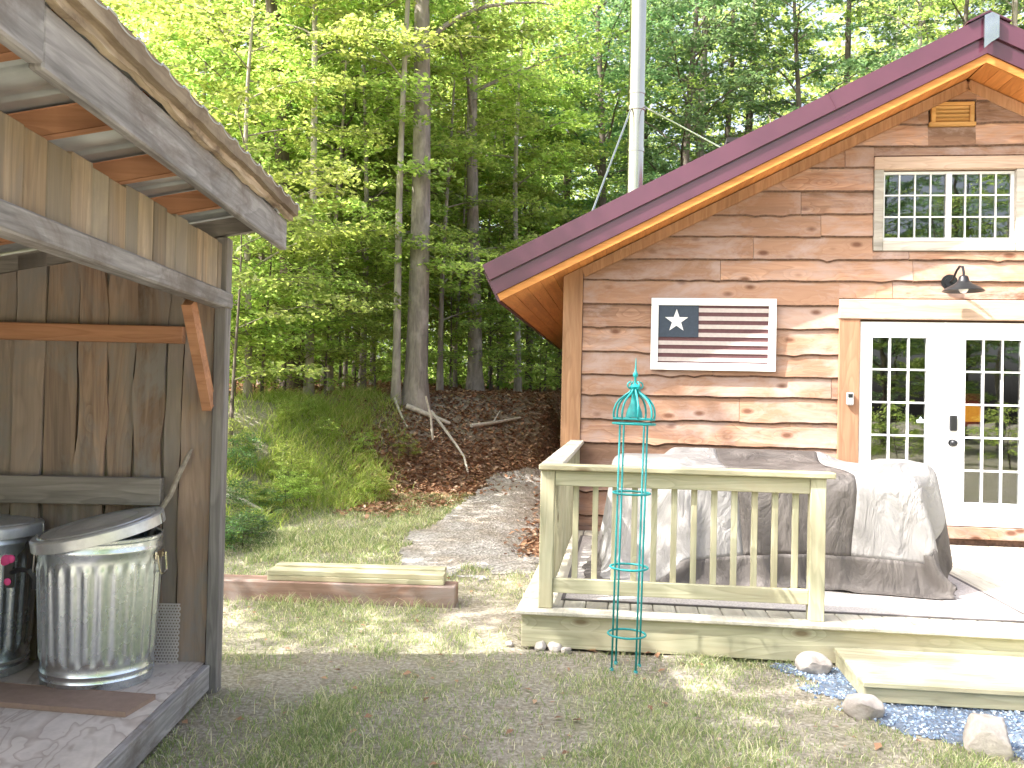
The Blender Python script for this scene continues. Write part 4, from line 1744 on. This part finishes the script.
def rock(label, x, y, r, sq, seed, nm='rock', group=None, sink=.3):
    bm = bmesh.new()
    bmesh.ops.create_icosphere(bm, subdivisions=4, radius=1)
    rr = random.Random(seed)
    dirs = [Vector((rr.gauss(0, 1), rr.gauss(0, 1), rr.gauss(0, 1))).normalized() for _ in range(13)]
    dist = [rr.uniform(.62, .9) for _ in dirs]
    for v in bm.verts:
        for d, e in zip(dirs, dist):
            k_ = v.co.dot(d)
            if k_ > e:
                v.co -= d * (k_ - e) * .92
        v.co += v.co.normalized() * (.03 * math.sin(v.co.x * 9 + seed) * math.sin(v.co.y * 8) + .015 * math.sin(v.co.z * 21 + v.co.x * 15))
    zt = float(terrain(np.array([x]), np.array([y]))[0])
    b = MB()
    b.bm(bm, Matrix.Diagonal((r, r * sq[0], r * sq[1], 1)))
    o_ = soft(b.build(nm, MT['rock']), 50)
    o_.location = (x, y, zt + r * sq[1] * (1 - sink) * .8)
    o_.rotation_euler = (0, 0, seed)
    return tag(o_, label, 'rock', group)


rock('pale rock tucked under the deck edge at the left end of the step', 1.79, 5.26, .115, (.85, .62), 2)
rock('pale rounded rock on the gravel in front of the step corner', 1.80, 4.55, .108, (.9, .68), 5)
rock('largest rock, grey brown, at the near edge of the gravel', 2.20, 4.12, .135, (.85, .85), 8)
for k, (x, y, r) in enumerate(((.21, 5.60, .045), (.30, 5.59, .05), (.37, 5.55, .035), (.02, 5.66, .03))):
    rock('small dirty stone in the soil beneath the deck corner', x, y, r, (.9, .8), 20 + k, 'stone', 'small stones under the deck corner')
# gravel bed polygon (world)
GP = [(1.62, 5.36), (1.72, 5.02), (1.70, 4.72), (1.86, 4.38), (2.12, 4.16), (2.6, 3.95), (3.6, 3.75), (4.6, 3.7), (4.9, 4.9), (3.2, 5.2)]


def inpoly(x, y, poly):
    c_ = False
    j = len(poly) - 1
    for i in range(len(poly)):
        xi, yi = poly[i]
        xj, yj = poly[j]
        if (yi > y) != (yj > y) and x < (xj - xi) * (y - yi) / (yj - yi) + xi:
            c_ = not c_
        j = i
    return c_


mb = MB()
gs = .05
vid = {}
for ix in range(int(3.4 / gs)):
    for iy in range(int(1.8 / gs)):
        x, y = 1.55 + ix * gs, 3.65 + iy * gs
        wob = .05 * math.sin(x * 13) + .04 * math.sin(y * 17)
        if inpoly(x + gs / 2 + wob, y + gs / 2 - wob, GP):
            q = []
            for a in ((ix, iy), (ix + 1, iy), (ix + 1, iy + 1), (ix, iy + 1)):
                if a not in vid:
                    vid[a] = len(mb.v)
                    xx, yy = 1.55 + a[0] * gs, 3.65 + a[1] * gs
                    mb.v.append((xx, yy, float(terrain(np.array([xx]), np.array([yy]))[0]) + .006))
                q.append(vid[a])
            mb.f.append(tuple(q))
o = mb.build('gravel_bed', MT['gravel_bed'], fix=False, smooth=True)
tag(o, 'bed of grey gravel along the step, blue skylight painted in', 'gravel', kind='structure')
# loose chips
base = np.array([(1, 0, -.4), (-.5, .87, -.4), (-.5, -.87, -.4), (.1, 0, .75)])
tris = np.array([(0, 1, 3), (1, 2, 3), (2, 0, 3)])
N = 5200
pts = []
while len(pts) < N:
    x, y = rnd.uniform(1.58, 3.6), rnd.uniform(3.7, 5.4)
    wob = .05 * math.sin(x * 13) + .04 * math.sin(y * 17)
    if inpoly(x + wob + rnd.gauss(0, .04), y - wob + rnd.gauss(0, .04), GP):
        pts.append((x, y))
pts = np.array(pts)
pz = terrain(pts[:, 0], pts[:, 1]) + .008
VS = np.zeros((N, 4, 3))
for k in range(N):
    r_ = rnd.uniform(.007, .016)
    R3 = Matrix.Rotation(rnd.uniform(0, 6.3), 3, 'Z') @ Matrix.Rotation(rnd.uniform(-.7, .7), 3, 'X') @ Matrix.Rotation(rnd.uniform(-.7, .7), 3, 'Y')
    A = np.array(R3)
    VS[k] = (base * (1, rnd.uniform(.6, 1), rnd.uniform(.5, 1))) @ A.T * r_ + (pts[k, 0], pts[k, 1], pz[k])
me = bpy.data.meshes.new('gravel_chips')
vv = VS.reshape(-1, 3)
ff = (np.arange(N)[:, None, None] * 4 + tris[None]).reshape(-1, 3)
me.from_pydata(vv.tolist(), [], ff.tolist())
me.materials.append(MT['gravel'])
o = link_mesh('gravel', me)
tag(o, 'loose grey gravel chips beside the step, blue skylight painted in', 'gravel', kind='stuff')

# ------------------------------------------------------------------ grass


def blades(x, y, z, h, w, lean, rg, seg=2):
    n_ = len(x)
    a = rg.random(n_) * 2 * np.pi
    b = rg.random(n_) * 2 * np.pi
    hx, hy = np.cos(a) * w / 2, np.sin(a) * w / 2
    lx, ly = np.cos(b) * lean, np.sin(b) * lean
    p0 = np.stack([x - hx, y - hy, z - .008], -1)
    p1 = np.stack([x + hx, y + hy, z - .008], -1)
    m0 = np.stack([x + hx * .8 + lx * .35, y + hy * .8 + ly * .35, z + h * .6], -1)
    m1 = np.stack([x - hx * .8 + lx * .35, y - hy * .8 + ly * .35, z + h * .6], -1)
    t0 = np.stack([x + hx * .15 + lx, y + hy * .15 + ly, z + h], -1)
    t1 = np.stack([x - hx * .15 + lx, y - hy * .15 + ly, z + h], -1)
    V = np.stack([p0, p1, m0, m1, t0, t1], 1)
    idx = np.arange(n_)[:, None] * 6
    F = np.concatenate([idx + [0, 1, 2, 3], idx + [3, 2, 4, 5]], 0)
    return V.reshape(-1, 3), F


def quadobj(name, V, F, mat):
    me = bpy.data.meshes.new(name)
    me.vertices.add(len(V))
    me.vertices.foreach_set('co', V.astype(np.float32).ravel())
    me.loops.add(F.size)
    me.loops.foreach_set('vertex_index', F.astype(np.int32).ravel())
    me.polygons.add(len(F))
    me.polygons.foreach_set('loop_start', np.arange(0, F.size, F.shape[1], dtype=np.int32))
    me.materials.append(mat)
    me.update(calc_edges=True)
    return link_mesh(name, me)


GPa = GP


def free_of_things(x, y):
    u, v = house_uv(x, y)
    ok = ~((u > -.03) & (v > -.0) & (v < 14))
    ok &= ~((u > 1.86) & (v > -.72))
    dx, dy = x - SO.x, y - SO.y
    p = dx * math.cos(SYAW) - dy * math.sin(SYAW)
    q = dx * math.sin(SYAW) + dy * math.cos(SYAW)
    ok &= ~((p < -.035) & (q < .03))
    ok &= path_mask(x, y) < .04
    ok &= ~((x > -3.1) & (x < -.40) & (np.abs(y - (6.77 - .045 * (x + .385))) < .13))
    gp = np.array([inpoly(a, b, GPa) for a, b in zip(x, y)])
    return ok & ~gp


rg = np.random.default_rng(3)
# lawn: short, thin and patchy; the nearer the denser drawn
N = 330000
yy = 2.6 + (rg.random(N) ** 1.5) * 9.5
xx = (rg.random(N) - .5) * 2 * (yy * .62 + .3)
sd = polydist(xx, yy, FOOT)
dens = sm((fnoise(xx, yy, 1.5, 12) - .36) / .25) * .85 + .16
dens = dens * (1 - np.clip(m_bare(xx, yy) * 1.15, 0, .88))
dens = np.where(yy > 7.4, dens * 1.5 + .2, dens)
keep = (rg.random(N) < dens) & (sd < .35)
xx, yy = xx[keep], yy[keep]
ok = free_of_things(xx, yy)
xx, yy = xx[ok], yy[ok]
zz = terrain(xx, yy)
tall = sm((fnoise(xx, yy, 2.1, 15) - .45) / .25)
far_ = sm((yy - 6.5) / 2.5)
h = (.010 + .020 * rg.random(len(xx)) + .035 * tall * rg.random(len(xx))) * (1 + .5 * far_)
# longer tufts along the beam, the post and the deck
near_beam = np.exp(-((yy - 6.60) / .12) ** 2) * (xx < -.2) * (rg.random(len(xx)) < .8)
h = h + .07 * near_beam * rg.random(len(xx))
pst = np.exp(-((xx + 1.40) / .12) ** 2 - ((yy - 4.9) / .5) ** 2)
h = h + .05 * pst * rg.random(len(xx))
w = .0032 + .0028 * rg.random(len(xx)) + .003 * far_
V, F = blades(xx, yy, zz, h, w, h * (.5 + rg.random(len(xx)) * .9), rg)
tag(quadobj('lawn_grass', V, F, MT['grass']), 'thin patchy grass of the yard', 'grass', kind='stuff')

# bank: long arching grass
N = 90000
yy = 8.2 + rg.random(N) * 6.2
xx = -6.2 + rg.random(N) * 5.6
sd = polydist(xx, yy, FOOT)
dens = sm((sd + .1) / .4) * sm((2.9 - sd) / .5) * sm((-1.15 - .15 * (yy - 11.5) - xx) / .9) * (.12 + .8 * sm((fnoise(xx, yy, 1.3, 22) - .42) / .2))
keep = rg.random(N) < dens
xx, yy = xx[keep], yy[keep]
zz = terrain(xx, yy)
h = (.05 + .15 * rg.random(len(xx))) * (.6 + .7 * fnoise(xx, yy, 2.0, 41))
V, F = blades(xx, yy, zz, h, .007 + .005 * rg.random(len(xx)), h * (.5 + rg.random(len(xx))), rg)
tag(quadobj('bank_grass', V, F, MT['hay']), 'long bright green grass growing down the wooded bank', 'grass', kind='stuff')

# leaf litter


def flat_leaves(x, y, z, L, rg, tilt=.35):
    n_ = len(x)
    a = rg.random(n_) * 2 * np.pi
    d = np.stack([np.cos(a), np.sin(a), rg.normal(0, tilt, n_)], -1)
    w_ = np.stack([-np.sin(a), np.cos(a), rg.normal(0, tilt, n_)], -1)
    c_ = np.stack([x, y, z], -1)
    L = L[:, None]
    lift = np.zeros((n_, 3))
    lift[:, 2] = np.abs(L[:, 0]) * .12
    return np.stack([c_ - d * L * .5, c_ + w_ * L * .3 + lift, c_ + d * L * .5, c_ - w_ * L * .3 + lift], 1)


N = 260000
yy = 7.8 + rg.random(N) ** 1.2 * 17
xx = (rg.random(N) - .5) * 2 * (yy * .62)
sd = polydist(xx, yy, FOOT)
lm_ = m_litter(xx, yy, sd)
keep = (rg.random(N) < lm_ * (.35 + .65 * fnoise(xx, yy, 1.3, 31)))
u, v = house_uv(xx, yy)
keep &= ~((u > -.02) & (v > 0) & (v < 12.2))
keep &= (path_mask(xx, yy) < .02) | (rg.random(N) < .10 + .85 * sm((xx + .15 - .12 * (yy - 9)) / .45))
xx, yy = xx[keep], yy[keep]
zz = terrain(xx, yy) + .012 + .015 * rg.random(len(xx))
me = quads_mesh('leaf_litter', flat_leaves(xx, yy, zz, .045 + .05 * rg.random(len(xx)), rg), MT['litter'])
tag(link_mesh('leaf_litter', me), 'dry brown fallen leaves covering the bank and forest floor', 'leaf litter', kind='stuff')
# a few leaves and scraps on the lawn
N = 420
yy = 3.0 + rg.random(N) * 5
xx = (rg.random(N) - .5) * 2 * (yy * .55)
ok = free_of_things(xx, yy)
xx, yy = xx[ok], yy[ok]
zz = terrain(xx, yy) + .014
me = quads_mesh('lawn_leaves', flat_leaves(xx, yy, zz, .02 + .045 * rg.random(len(xx)) ** 2, rg, .25), MT['litter'])
tag(link_mesh('lawn_leaves', me), 'scattered dry leaves and scraps lying on the lawn', 'leaf litter', kind='stuff')

# ------------------------------------------------------------------ trees


def rot_az(d, a):
    return Vector((d.x * math.cos(a) - d.y * math.sin(a), d.x * math.sin(a) + d.y * math.cos(a), d.z))


def gen_tree(seed, H, r0, cb, cr, nl, nleaf, leafL, style='broad', bark_m='bark_grey', leaf_m='leaf_mid', lean=(0, 0)):
    """trunk mesh (with limbs and twigs) and crown mesh (separate leaf faces)"""
    R = random.Random(seed)
    g_ = np.random.default_rng(seed)
    T = MB()
    n_ = 12
    ph = [R.uniform(0, 6.3) for _ in range(4)]
    wob = .012 * H

    def tp(t):
        return Vector((lean[0] * H * t + wob * (math.sin(2.3 * t * 2 + ph[0]) - math.sin(ph[0])) * t ** .5, lean[1] * H * t + wob * (math.sin(3.1 * t * 2 + ph[1]) - math.sin(ph[1])) * t ** .5, H * t))
    ts = np.linspace(0, 1, n_)
    rad = [r0 * (1 - .82 * t) * (1 + .55 * math.exp(-t * H / .28)) for t in ts]
    pts = [tp(t) for t in ts]
    pts[0].z -= .15
    T.tube([pts[0], tp(.15 / H) + Vector((0, 0, 0)), tp(.5 / H)] + pts[1:], [r0 * 1.6, r0 * 1.3, r0 * 1.04] + rad[1:], 12, False)
    segs = []
    for i in range(nl):
        f = (i + R.random() * .8) / nl
        t = (cb + (H - cb) * f ** (1.0 if style != 'broad' else .9)) / H
        t = min(t, .985)
        az = i * 2.399 + R.uniform(-.5, .5)
        if style == 'conifer':
            Ll = cr * (1 - f) ** .8 * R.uniform(.75, 1.1) + .25
            el0, el1 = .12, -.30
        elif style == 'spray':
            Ll = cr * (.55 + .75 * math.sin(math.pi * min(1, f * .8 + .2))) * R.uniform(.6, 1.1)
            el0, el1 = R.uniform(.15, .7), R.uniform(-.25, .1)
        else:
            Ll = cr * (.45 + .7 * math.sin(math.pi * min(1, f * .75 + .22))) * R.uniform(.65, 1.15)
            el0, el1 = R.uniform(.4, .95), R.uniform(-.1, .35)
        p = tp(t)
        pl = [p.copy()]
        ns = 6
        az_ = az
        for k in range(ns):
            e = el0 + (el1 - el0) * (k / (ns - 1))
            az_ += R.uniform(-.22, .22)
            d = Vector((math.cos(az_) * math.cos(e), math.sin(az_) * math.cos(e), math.sin(e)))
            p = p + d * Ll / ns
            pl.append(p.copy())
        rl_ = r0 * (1 - .8 * t) * (.42 if style != 'conifer' else .22)
        rl_ = max(.006, min(rl_, .05 + .01 * Ll))
        T.tube(pl, [rl_ * (1 - .85 * k / ns) for k in range(ns + 1)], 6, False)
        # side twigs, mostly level
        nt_ = max(4, int(Ll * (5.2 if style != 'conifer' else 6)))
        for k in range(nt_):
            s_ = (k + R.random()) / nt_
            s_ = .18 + .82 * s_
            x = s_ * ns
            a = int(min(x, ns - 1))
            q = pl[a].lerp(pl[a + 1], x - a)
            d = (pl[a + 1] - pl[a]).normalized()
            sg = 1 if k % 2 else -1
            d2 = rot_az(d, sg * R.uniform(.5, 1.15))
            d2.z = d2.z * .4 + R.uniform(-.22, .18)
            d2.normalize()
            tl_ = (Ll * .42 * (1.15 - s_) + .22) * R.uniform(.6, 1.15)
            e_ = q + d2 * tl_
            e_.z -= tl_ * .08
            if R.random() < .55:
                T.tube([q, q.lerp(e_, .5) + Vector((0, 0, .02)), e_], [.0075, .005, .003], 3, False)
            segs.append((q, e_))
        segs.append((pl[-2], pl[-1] + (pl[-1] - pl[-2]) * .6))
    A = np.array([tuple(a) for a, b in segs])
    B = np.array([tuple(b) for a, b in segs])
    L = np.linalg.norm(B - A, axis=1)
    pr = L / L.sum()
    ii = g_.choice(len(segs), nleaf, p=pr)
    tt = g_.random(nleaf) ** .8
    C_ = A[ii] + (B[ii] - A[ii]) * tt[:, None]
    sprd = .085 if style != 'conifer' else .06
    C_ = C_ + g_.normal(0, sprd, (nleaf, 3)) * (1, 1, .45)
    a = np.arctan2((B - A)[ii, 1], (B - A)[ii, 0]) + g_.normal(0, .9, nleaf)
    tilt = g_.normal(-.18, .38, nleaf)
    d = np.stack([np.cos(a) * np.cos(tilt), np.sin(a) * np.cos(tilt), np.sin(tilt)], -1)
    roll = g_.normal(0, .5, nleaf)
    w0 = np.stack([-np.sin(a), np.cos(a), np.zeros(nleaf)], -1)
    n0 = np.cross(d, w0)
    w_ = w0 * np.cos(roll)[:, None] + n0 * np.sin(roll)[:, None]
    Lf = (leafL * (.6 + .75 * g_.random(nleaf)))[:, None]
    wf_ = .56 if style != 'conifer' else .34
    VV = np.stack([C_ - d * Lf * .5, C_ + w_ * Lf * wf_ * .5 - d * Lf * .05, C_ + d * Lf * .5, C_ - w_ * Lf * wf_ * .5 - d * Lf * .05], 1)
    T_me = None
    me_t = bpy.data.meshes.new('trunk')
    me_t.from_pydata([tuple(v) for v in T.v], [], T.f)
    me_t.materials.append(MT[bark_m])
    me_t.polygons.foreach_set('use_smooth', [True] * len(me_t.polygons))
    me_t.update()
    return me_t, quads_mesh('crown', VV, MT[leaf_m])


PROTO = {}


def proto(key, *a, **k):
    PROTO[key] = gen_tree(*a, **k)


proto('big', 1, 17.5, .185, 4.6, 3.4, 34, 11000, .115, 'broad', 'bark_grey', 'leaf_bright', lean=(.008, .0))
proto('thin', 2, 12.0, .068, 3.6, 1.7, 22, 9000, .10, 'spray', 'bark_pale', 'leaf_bright')
proto('big_front', 1, 17.5, .185, 5.6, 3.0, 22, 3800, .115, 'broad', 'bark_grey', 'leaf_bright', lean=(.008, .0))
proto('slim_front', 2, 12.0, .068, 4.6, 1.5, 16, 2600, .10, 'spray', 'bark_pale', 'leaf_bright')
proto('dark_front', 4, 14.0, .15, 5.0, 2.6, 22, 4200, .11, 'broad', 'bark_dark', 'leaf_bright', lean=(-.05, .0))
proto('mid', 3, 15.0, .135, 3.6, 2.9, 30, 10000, .115, 'broad', 'bark_grey', 'leaf_mid')
proto('dark', 4, 14.0, .15, 3.0, 3.0, 30, 9500, .11, 'broad', 'bark_dark', 'leaf_bright', lean=(-.05, .0))
proto('beech', 5, 7.5, .055, 1.2, 2.3, 24, 13000, .092, 'spray', 'bark_grey', 'leaf_bright')
proto('maple', 6, 9.0, .07, 1.7, 2.5, 26, 15000, .10, 'spray', 'bark_dark', 'leaf_mid')
proto('sapling', 7, 3.4, .022, .5, 1.15, 15, 3600, .08, 'spray', 'bark_dark', 'leaf_mid')
proto('hemlock', 8, 15.0, .16, 2.2, 2.9, 52, 22000, .10, 'conifer', 'bark_dark', 'leaf_blue')
proto('bluish', 9, 14.0, .14, 2.8, 3.0, 34, 19000, .115, 'broad', 'bark_dark', 'leaf_blue')
proto('shade', 12, 12.5, .11, 6.0, 3.4, 26, 9500, .13, 'broad', 'bark_grey', 'leaf_bright')
proto('airy', 14, 12.5, .10, 5.6, 3.2, 24, 5200, .14, 'broad', 'bark_grey', 'leaf_bright')
proto('shrub', 10, 0.8, .010, .08, .5, 14, 1100, .07, 'spray', 'bark_dark', 'leaf_low')
proto('bush', 11, 1.5, .014, .15, .8, 16, 2200, .075, 'spray', 'bark_dark', 'leaf_bright')


def tree(key, x, y, label, name='forest_tree', cat='tree', rz=None, sc=1.0, group=None, sx=None):
    z = float(terrain(np.array([x]), np.array([y]))[0])
    t = thing(name, label, cat, (x, y, z - .03), rnd.uniform(0, 6.28) if rz is None else rz, group)
    t.scale = (sc, sc, sc)
    link_mesh('trunk', PROTO[key][0], t)
    link_mesh('crown', PROTO[key][1], t)
    return t


def at(px_, D):
    return (px_ - 512) / 900. * D, D


# the trunks one can tell apart
tree('big_front', -1.56, 14.56, 'thick straight grey trunk standing at the top of the bank, nearest big tree', 'tall_tree', rz=.4)
tree('slim_front', -1.84, 14.30, 'slim pale trunk standing close beside the thick grey trunk', 'slender_tree', rz=1.0)
tree('big_front', -.71, 17.3, 'medium grey trunk right of the thick trunk, further back', 'tall_tree', rz=2.0, sc=.78)
tree('dark_front', *at(292, 15), 'dark leaning trunk rising past the end of the shed roof', 'leaning_tree', rz=.2)
tree('slim_front', *at(309, 14), 'slim pale trunk left of the bank, between dark trunks', 'slender_tree', rz=4.0)
tree('maple', *at(326, 16), 'thin dark trunk right of the leaning one by the shed roof', 'slender_tree', rz=5.1, sc=1.15)
tree('thin', *at(518, 18.5), 'slim trunk seen just left of the cabin eave', 'slender_tree', rz=2.6)
tree('maple', *at(528, 21), 'thin dark trunk behind the slim one at the cabin eave', 'slender_tree', rz=.9)
tree('mid', *at(215, 20), 'grey trunk seen high above the shed roof', 'tall_tree', rz=3.3)
# understory, leafy down to the ground
G1 = 'leafy young trees along the top of the bank'
L1 = 'bright green young tree with level leafy sprays at the forest edge'
for px_, D, k, sc in ((248, 12.6, 'beech', .95), (190, 15.5, 'beech', 1.1), (330, 14.8, 'beech', .9), (362, 15.6, 'beech', 1.1), (262, 15.5, 'maple', 1.0), (440, 16.6, 'beech', 1.0),
                      (150, 19.0, 'maple', 1.1), (395, 18.5, 'maple', 1.0), (470, 19.5, 'beech', 1.15), (300, 18.0, 'maple', 1.1), (355, 20.5, 'maple', 1.1), (500, 22.0, 'beech', 1.2), (345, 17.0, 'beech', .8), (372, 18.8, 'beech', .9), (420, 20.0, 'beech', 1.0), (455, 18.2, 'beech', .75), (490, 20.5, 'beech', .95), (530, 22.5, 'beech', 1.0), (310, 16.4, 'beech', .8), (280, 17.0, 'maple', .8), (440, 23.0, 'maple', 1.0), (395, 22.0, 'beech', 1.0), (100, 20.0, 'maple', 1.2)):
    tree(k, *at(px_, D), L1, 'young_tree', sc=sc, group=G1)
G2 = 'saplings on the bank and forest floor'
for px_, D in ((232, 11.2), (262, 12.8), (285, 13.8), (340, 15.2), (375, 16.0), (450, 17.2), (498, 18.8), (545, 20.0), (325, 13.9), (245, 13.5), (215, 12.4), (560, 22.)):
    tree('sapling', *at(px_, D), 'small leafy sapling growing on the forest floor', 'sapling', 'sapling', sc=rnd.uniform(.75, 1.15), group=G2)
# behind the cabin
G3 = 'bluish green trees behind the cabin roof'
for px_, D, k, sc in ((590, 21.5, 'bluish', 1.0), (560, 25, 'hemlock', 1.0), (640, 24, 'hemlock', 1.1), (690, 22, 'bluish', 1.05), (735, 25, 'hemlock', 1.15), (790, 23, 'bluish', 1.0), (850, 24.5, 'hemlock', 1.1), (900, 23, 'mid', 1.0), (960, 24, 'bluish', 1.1), (1020, 23, 'mid', 1.05), (1080, 25, 'bluish', 1.1)):
    tree(k, *at(px_, D), 'tall dark green tree rising behind the cabin roof', 'tall_tree', sc=sc, group=G3)
# deeper rows
G4 = 'taller trees deeper in the forest'
for k in range(28):
    D = rnd.uniform(23, 38)
    px_ = 40 + (k * 97 + rnd.uniform(-30, 30)) % 1100
    kk = rnd.choice(['mid', 'big', 'maple', 'maple', 'beech', 'dark'] if px_ < 560 else ['mid', 'bluish', 'hemlock', 'maple', 'big'])
    tree(kk, *at(px_, D), 'one of the many tall trees deeper in the forest', 'tall_tree', sc=rnd.uniform(.9, 1.25), group=G4)
# the wood left of the yard: it shades the lawn
G5 = 'trees beyond the shed'
for x, y, k, sc in ((-6.8, 2.0, 'airy', .95), (-8.6, 0.2, 'airy', 1.0), (-7.6, 5.2, 'airy', 1.05), (-7.9, 8.2, 'airy', .95), (-6.6, 6.4, 'airy', .85)):
    tree(k, x, y, 'leafy tree standing beyond the shed at the left of the yard', 'young_tree', sc=sc, group=G5)
# the wood across the yard, behind the camera: the panes mirror it
G6 = 'trees across the yard mirrored in the cabin glass'
for k in range(26):
    y = -rnd.uniform(21, 32)
    x = -14 + k * 1.75 + rnd.uniform(-.8, .8)
    tree(rnd.choice(['mid', 'bluish', 'maple', 'maple', 'beech', 'hemlock']), x, y, 'tree across the yard, mirrored in the cabin glass', 'tall_tree', sc=rnd.uniform(.85, 1.15), group=G6)

for x, y, k in ((5.5, -15, 'mid'), (7.5, -17, 'bluish'), (9.5, -15.5, 'maple'), (11.5, -17.5, 'mid'), (13.5, -16, 'bluish'), (3.6, -17.5, 'maple'), (8.4, -14, 'maple'), (15.5, -18, 'mid'), (6.5, -19.5, 'hemlock'), (10.6, -20, 'hemlock')):
    tree(k, x, y, 'tree across the yard, mirrored in the cabin glass', 'tall_tree', sc=rnd.uniform(.85, 1.0), group=G6)

for k in range(9):  # unseen stand-ins, added so the lower panes mirror green like sunlit grass
    tree('bush', 4.5 + k * 1.1 + rnd.uniform(-.4, .4), -rnd.uniform(5.5, 10), 'light green bush added behind the camera to mirror green in the cabin doors', 'bush', 'bush', sc=rnd.uniform(.8, 1.3), group='bushes added for the door reflections')

# low leafy plants at the foot of the bank
G7 = 'low leafy plants at the foot of the bank'
for px_, D, k, sc in ((236, 8.9, 'shrub', .36), (252, 9.2, 'shrub', .34), (232, 9.5, 'shrub', .42), (262, 9.1, 'shrub', .32), (246, 10.0, 'shrub', .38), (275, 10.1, 'shrub', .35), (226, 8.5, 'shrub', .4), (247, 8.7, 'shrub', .33), (244, 11.0, 'shrub', .4), (290, 10.9, 'shrub', .3), (238, 10.6, 'shrub', .4)):
    tree(k, *at(px_, D), 'low dark leafy plant at the foot of the bank behind the beam', 'leafy_plant', 'plant', sc=sc, group=G7)
G8 = 'light green bushes at the forest edge'
for px_, D in ((255, 13.6), (235, 12.6), (275, 14.0), (300, 13.9), (425, 17.0), (355, 14.9), (490, 18.), (540, 19.5), (222, 12.6)):
    tree('bush', *at(px_, D), 'light green bush at the forest edge on top of the bank', 'bush', 'bush', sc=rnd.uniform(.7, 1.2), group=G8)

G9 = 'small leafy plants on the green bank'
for k in range(16):
    D = rnd.uniform(9.6, 13.0)
    xb = rnd.uniform(-3.3, -1.6) + (D - 11.5) * .12
    if 0.1 < float(polydist(np.array([xb]), np.array([D]), FOOT)[0]) < 2.6:
        tree('bush', xb, D, 'small leafy plant growing on the green bank', 'leafy_plant', 'plant', sc=rnd.uniform(.16, .34), group=G9)

# undergrowth of the forest floor, too thick to count
N = 95000
g3 = np.random.default_rng(55)
yy = 18 + g3.random(N) * 18
xx = (g3.random(N) - .5) * 2 * (yy * .62)
hh = 4.6 * g3.random(N) ** 1.5
ok = vnoise(xx, yy, .55, 6) * .6 + vnoise(xx * .7 + yy, hh * 2.2, .6, 7) * .55 > .46
u, v = house_uv(xx, yy)
ok &= ~((u > -.8) & (v < 14.5)) & (polydist(xx, yy, FOOT) > 2.2)
xx, yy, hh = xx[ok], yy[ok], hh[ok]
me = quads_mesh('undergrowth', flat_leaves(xx, yy, terrain(xx, yy) + .1 + hh, .10 + .09 * g3.random(len(xx)), g3, .5), MT['leaf_mid'])
tag(link_mesh('undergrowth', me), 'green undergrowth filling the forest between the trunks', 'undergrowth', kind='stuff')

# far wood as one mass
N = 130000
g2 = np.random.default_rng(77)
yy = 36 + g2.random(N) * 26
xx = (g2.random(N) - .5) * 2 * (yy * .75)
zz = terrain(xx, yy) + .05 + g2.random(N) ** 1.2 * 25
ok = (vnoise(xx, yy, .35, 3) * .5 + vnoise(xx + yy * .3, zz, .45, 4) * .6) + .25 * np.exp(-zz / 5) > .47
xx, yy, zz = xx[ok], yy[ok], zz[ok]
n_ = len(xx)
a = g2.random(n_) * 6.28
ti = g2.normal(0, .5, n_)
d = np.stack([np.cos(a) * np.cos(ti), np.sin(a) * np.cos(ti), np.sin(ti)], -1)
w_ = np.stack([-np.sin(a), np.cos(a), g2.normal(0, .5, n_)], -1)
c_ = np.stack([xx, yy, zz], -1)
L = (.22 + .3 * g2.random(n_))[:, None]
me = quads_mesh('far_wood', np.stack([c_ - d * L * .5, c_ + w_ * L * .3, c_ + d * L * .5, c_ - w_ * L * .3], 1), MT['leaf_mid'])
fo = link_mesh('far_wood', me)
tag(fo, 'mass of foliage of the wood far behind the nearer trees', 'woodland', kind='stuff')

# ------------------------------------------------------------------ fallen and dead branches


def tz(x, y):
    return float(terrain(np.array([x]), np.array([y]))[0])


def branch(label, pts, r0, r1, tw=()):
    b = MB()
    o0 = Vector(pts[0])
    P_ = [Vector(p) - o0 for p in pts]
    n_ = len(P_)
    b.tube(P_, [r0 + (r1 - r0) * i / (n_ - 1) for i in range(n_)], 8)
    for (p, q_) in tw:
        b.tube([Vector(p) - o0, Vector(q_) - o0], [r1 * .9, r1 * .4], 6)
    o_ = soft(b.build('dead_branch', MT['dead']), 60)
    o_.location = o0
    return tag(o_, label, 'branch')


branch('thin white dead stick standing upright at the edge of the bank', [(-1.18, 13.68, tz(-1.18, 13.68) - .03), (-1.22, 13.66, 1.25), (-1.30, 13.62, 1.55)], .022, .016)
branch('pale bent branch lying down the face of the bank', [(-1.25, 14.0, 1.32), (-1.08, 13.9, 1.12), (-.82, 13.75, .80), (-.70, 13.6, tz(-.7, 13.6) + .07), (-.62, 13.3, tz(-.62, 13.3) + .02)], .026, .016)
branch('short pale broken branch hanging over the bank edge below the slim trunk', [(-1.84, 14.15, 1.50), (-1.74, 13.95, 1.32), (-1.62, 13.75, 1.12), (-1.57, 13.65, tz(-1.57, 13.65) + .02)], .024, .012)
branch('pale forked branch lying on the leaves near the cabin eave', [(-.64, 14.5, tz(-.64, 14.5) + .05), (-.3, 14.9, tz(-.3, 14.9) + .06), (.15, 15.5, tz(.15, 15.5) + .06)], .035, .02, [((-.3, 14.9, tz(-.3, 14.9) + .06), (-.2, 15.3, tz(-.2, 15.3) + .1))])
branch('grey fallen log lying along the bank top before the thick trunk', [(-1.66, 14.2, tz(-1.66, 14.2) + .07), (-1.3, 14.2, tz(-1.3, 14.2) + .08), (-.98, 14.35, tz(-.98, 14.35) + .06)], .045, .03)
branch('pale branch lying in the green plants by the shed post', [(-3.2, 9.75, tz(-3.2, 9.75) + .1), (-2.95, 9.85, tz(-2.95, 9.85) + .12), (-2.7, 9.9, tz(-2.7, 9.9) + .08)], .032, .018)
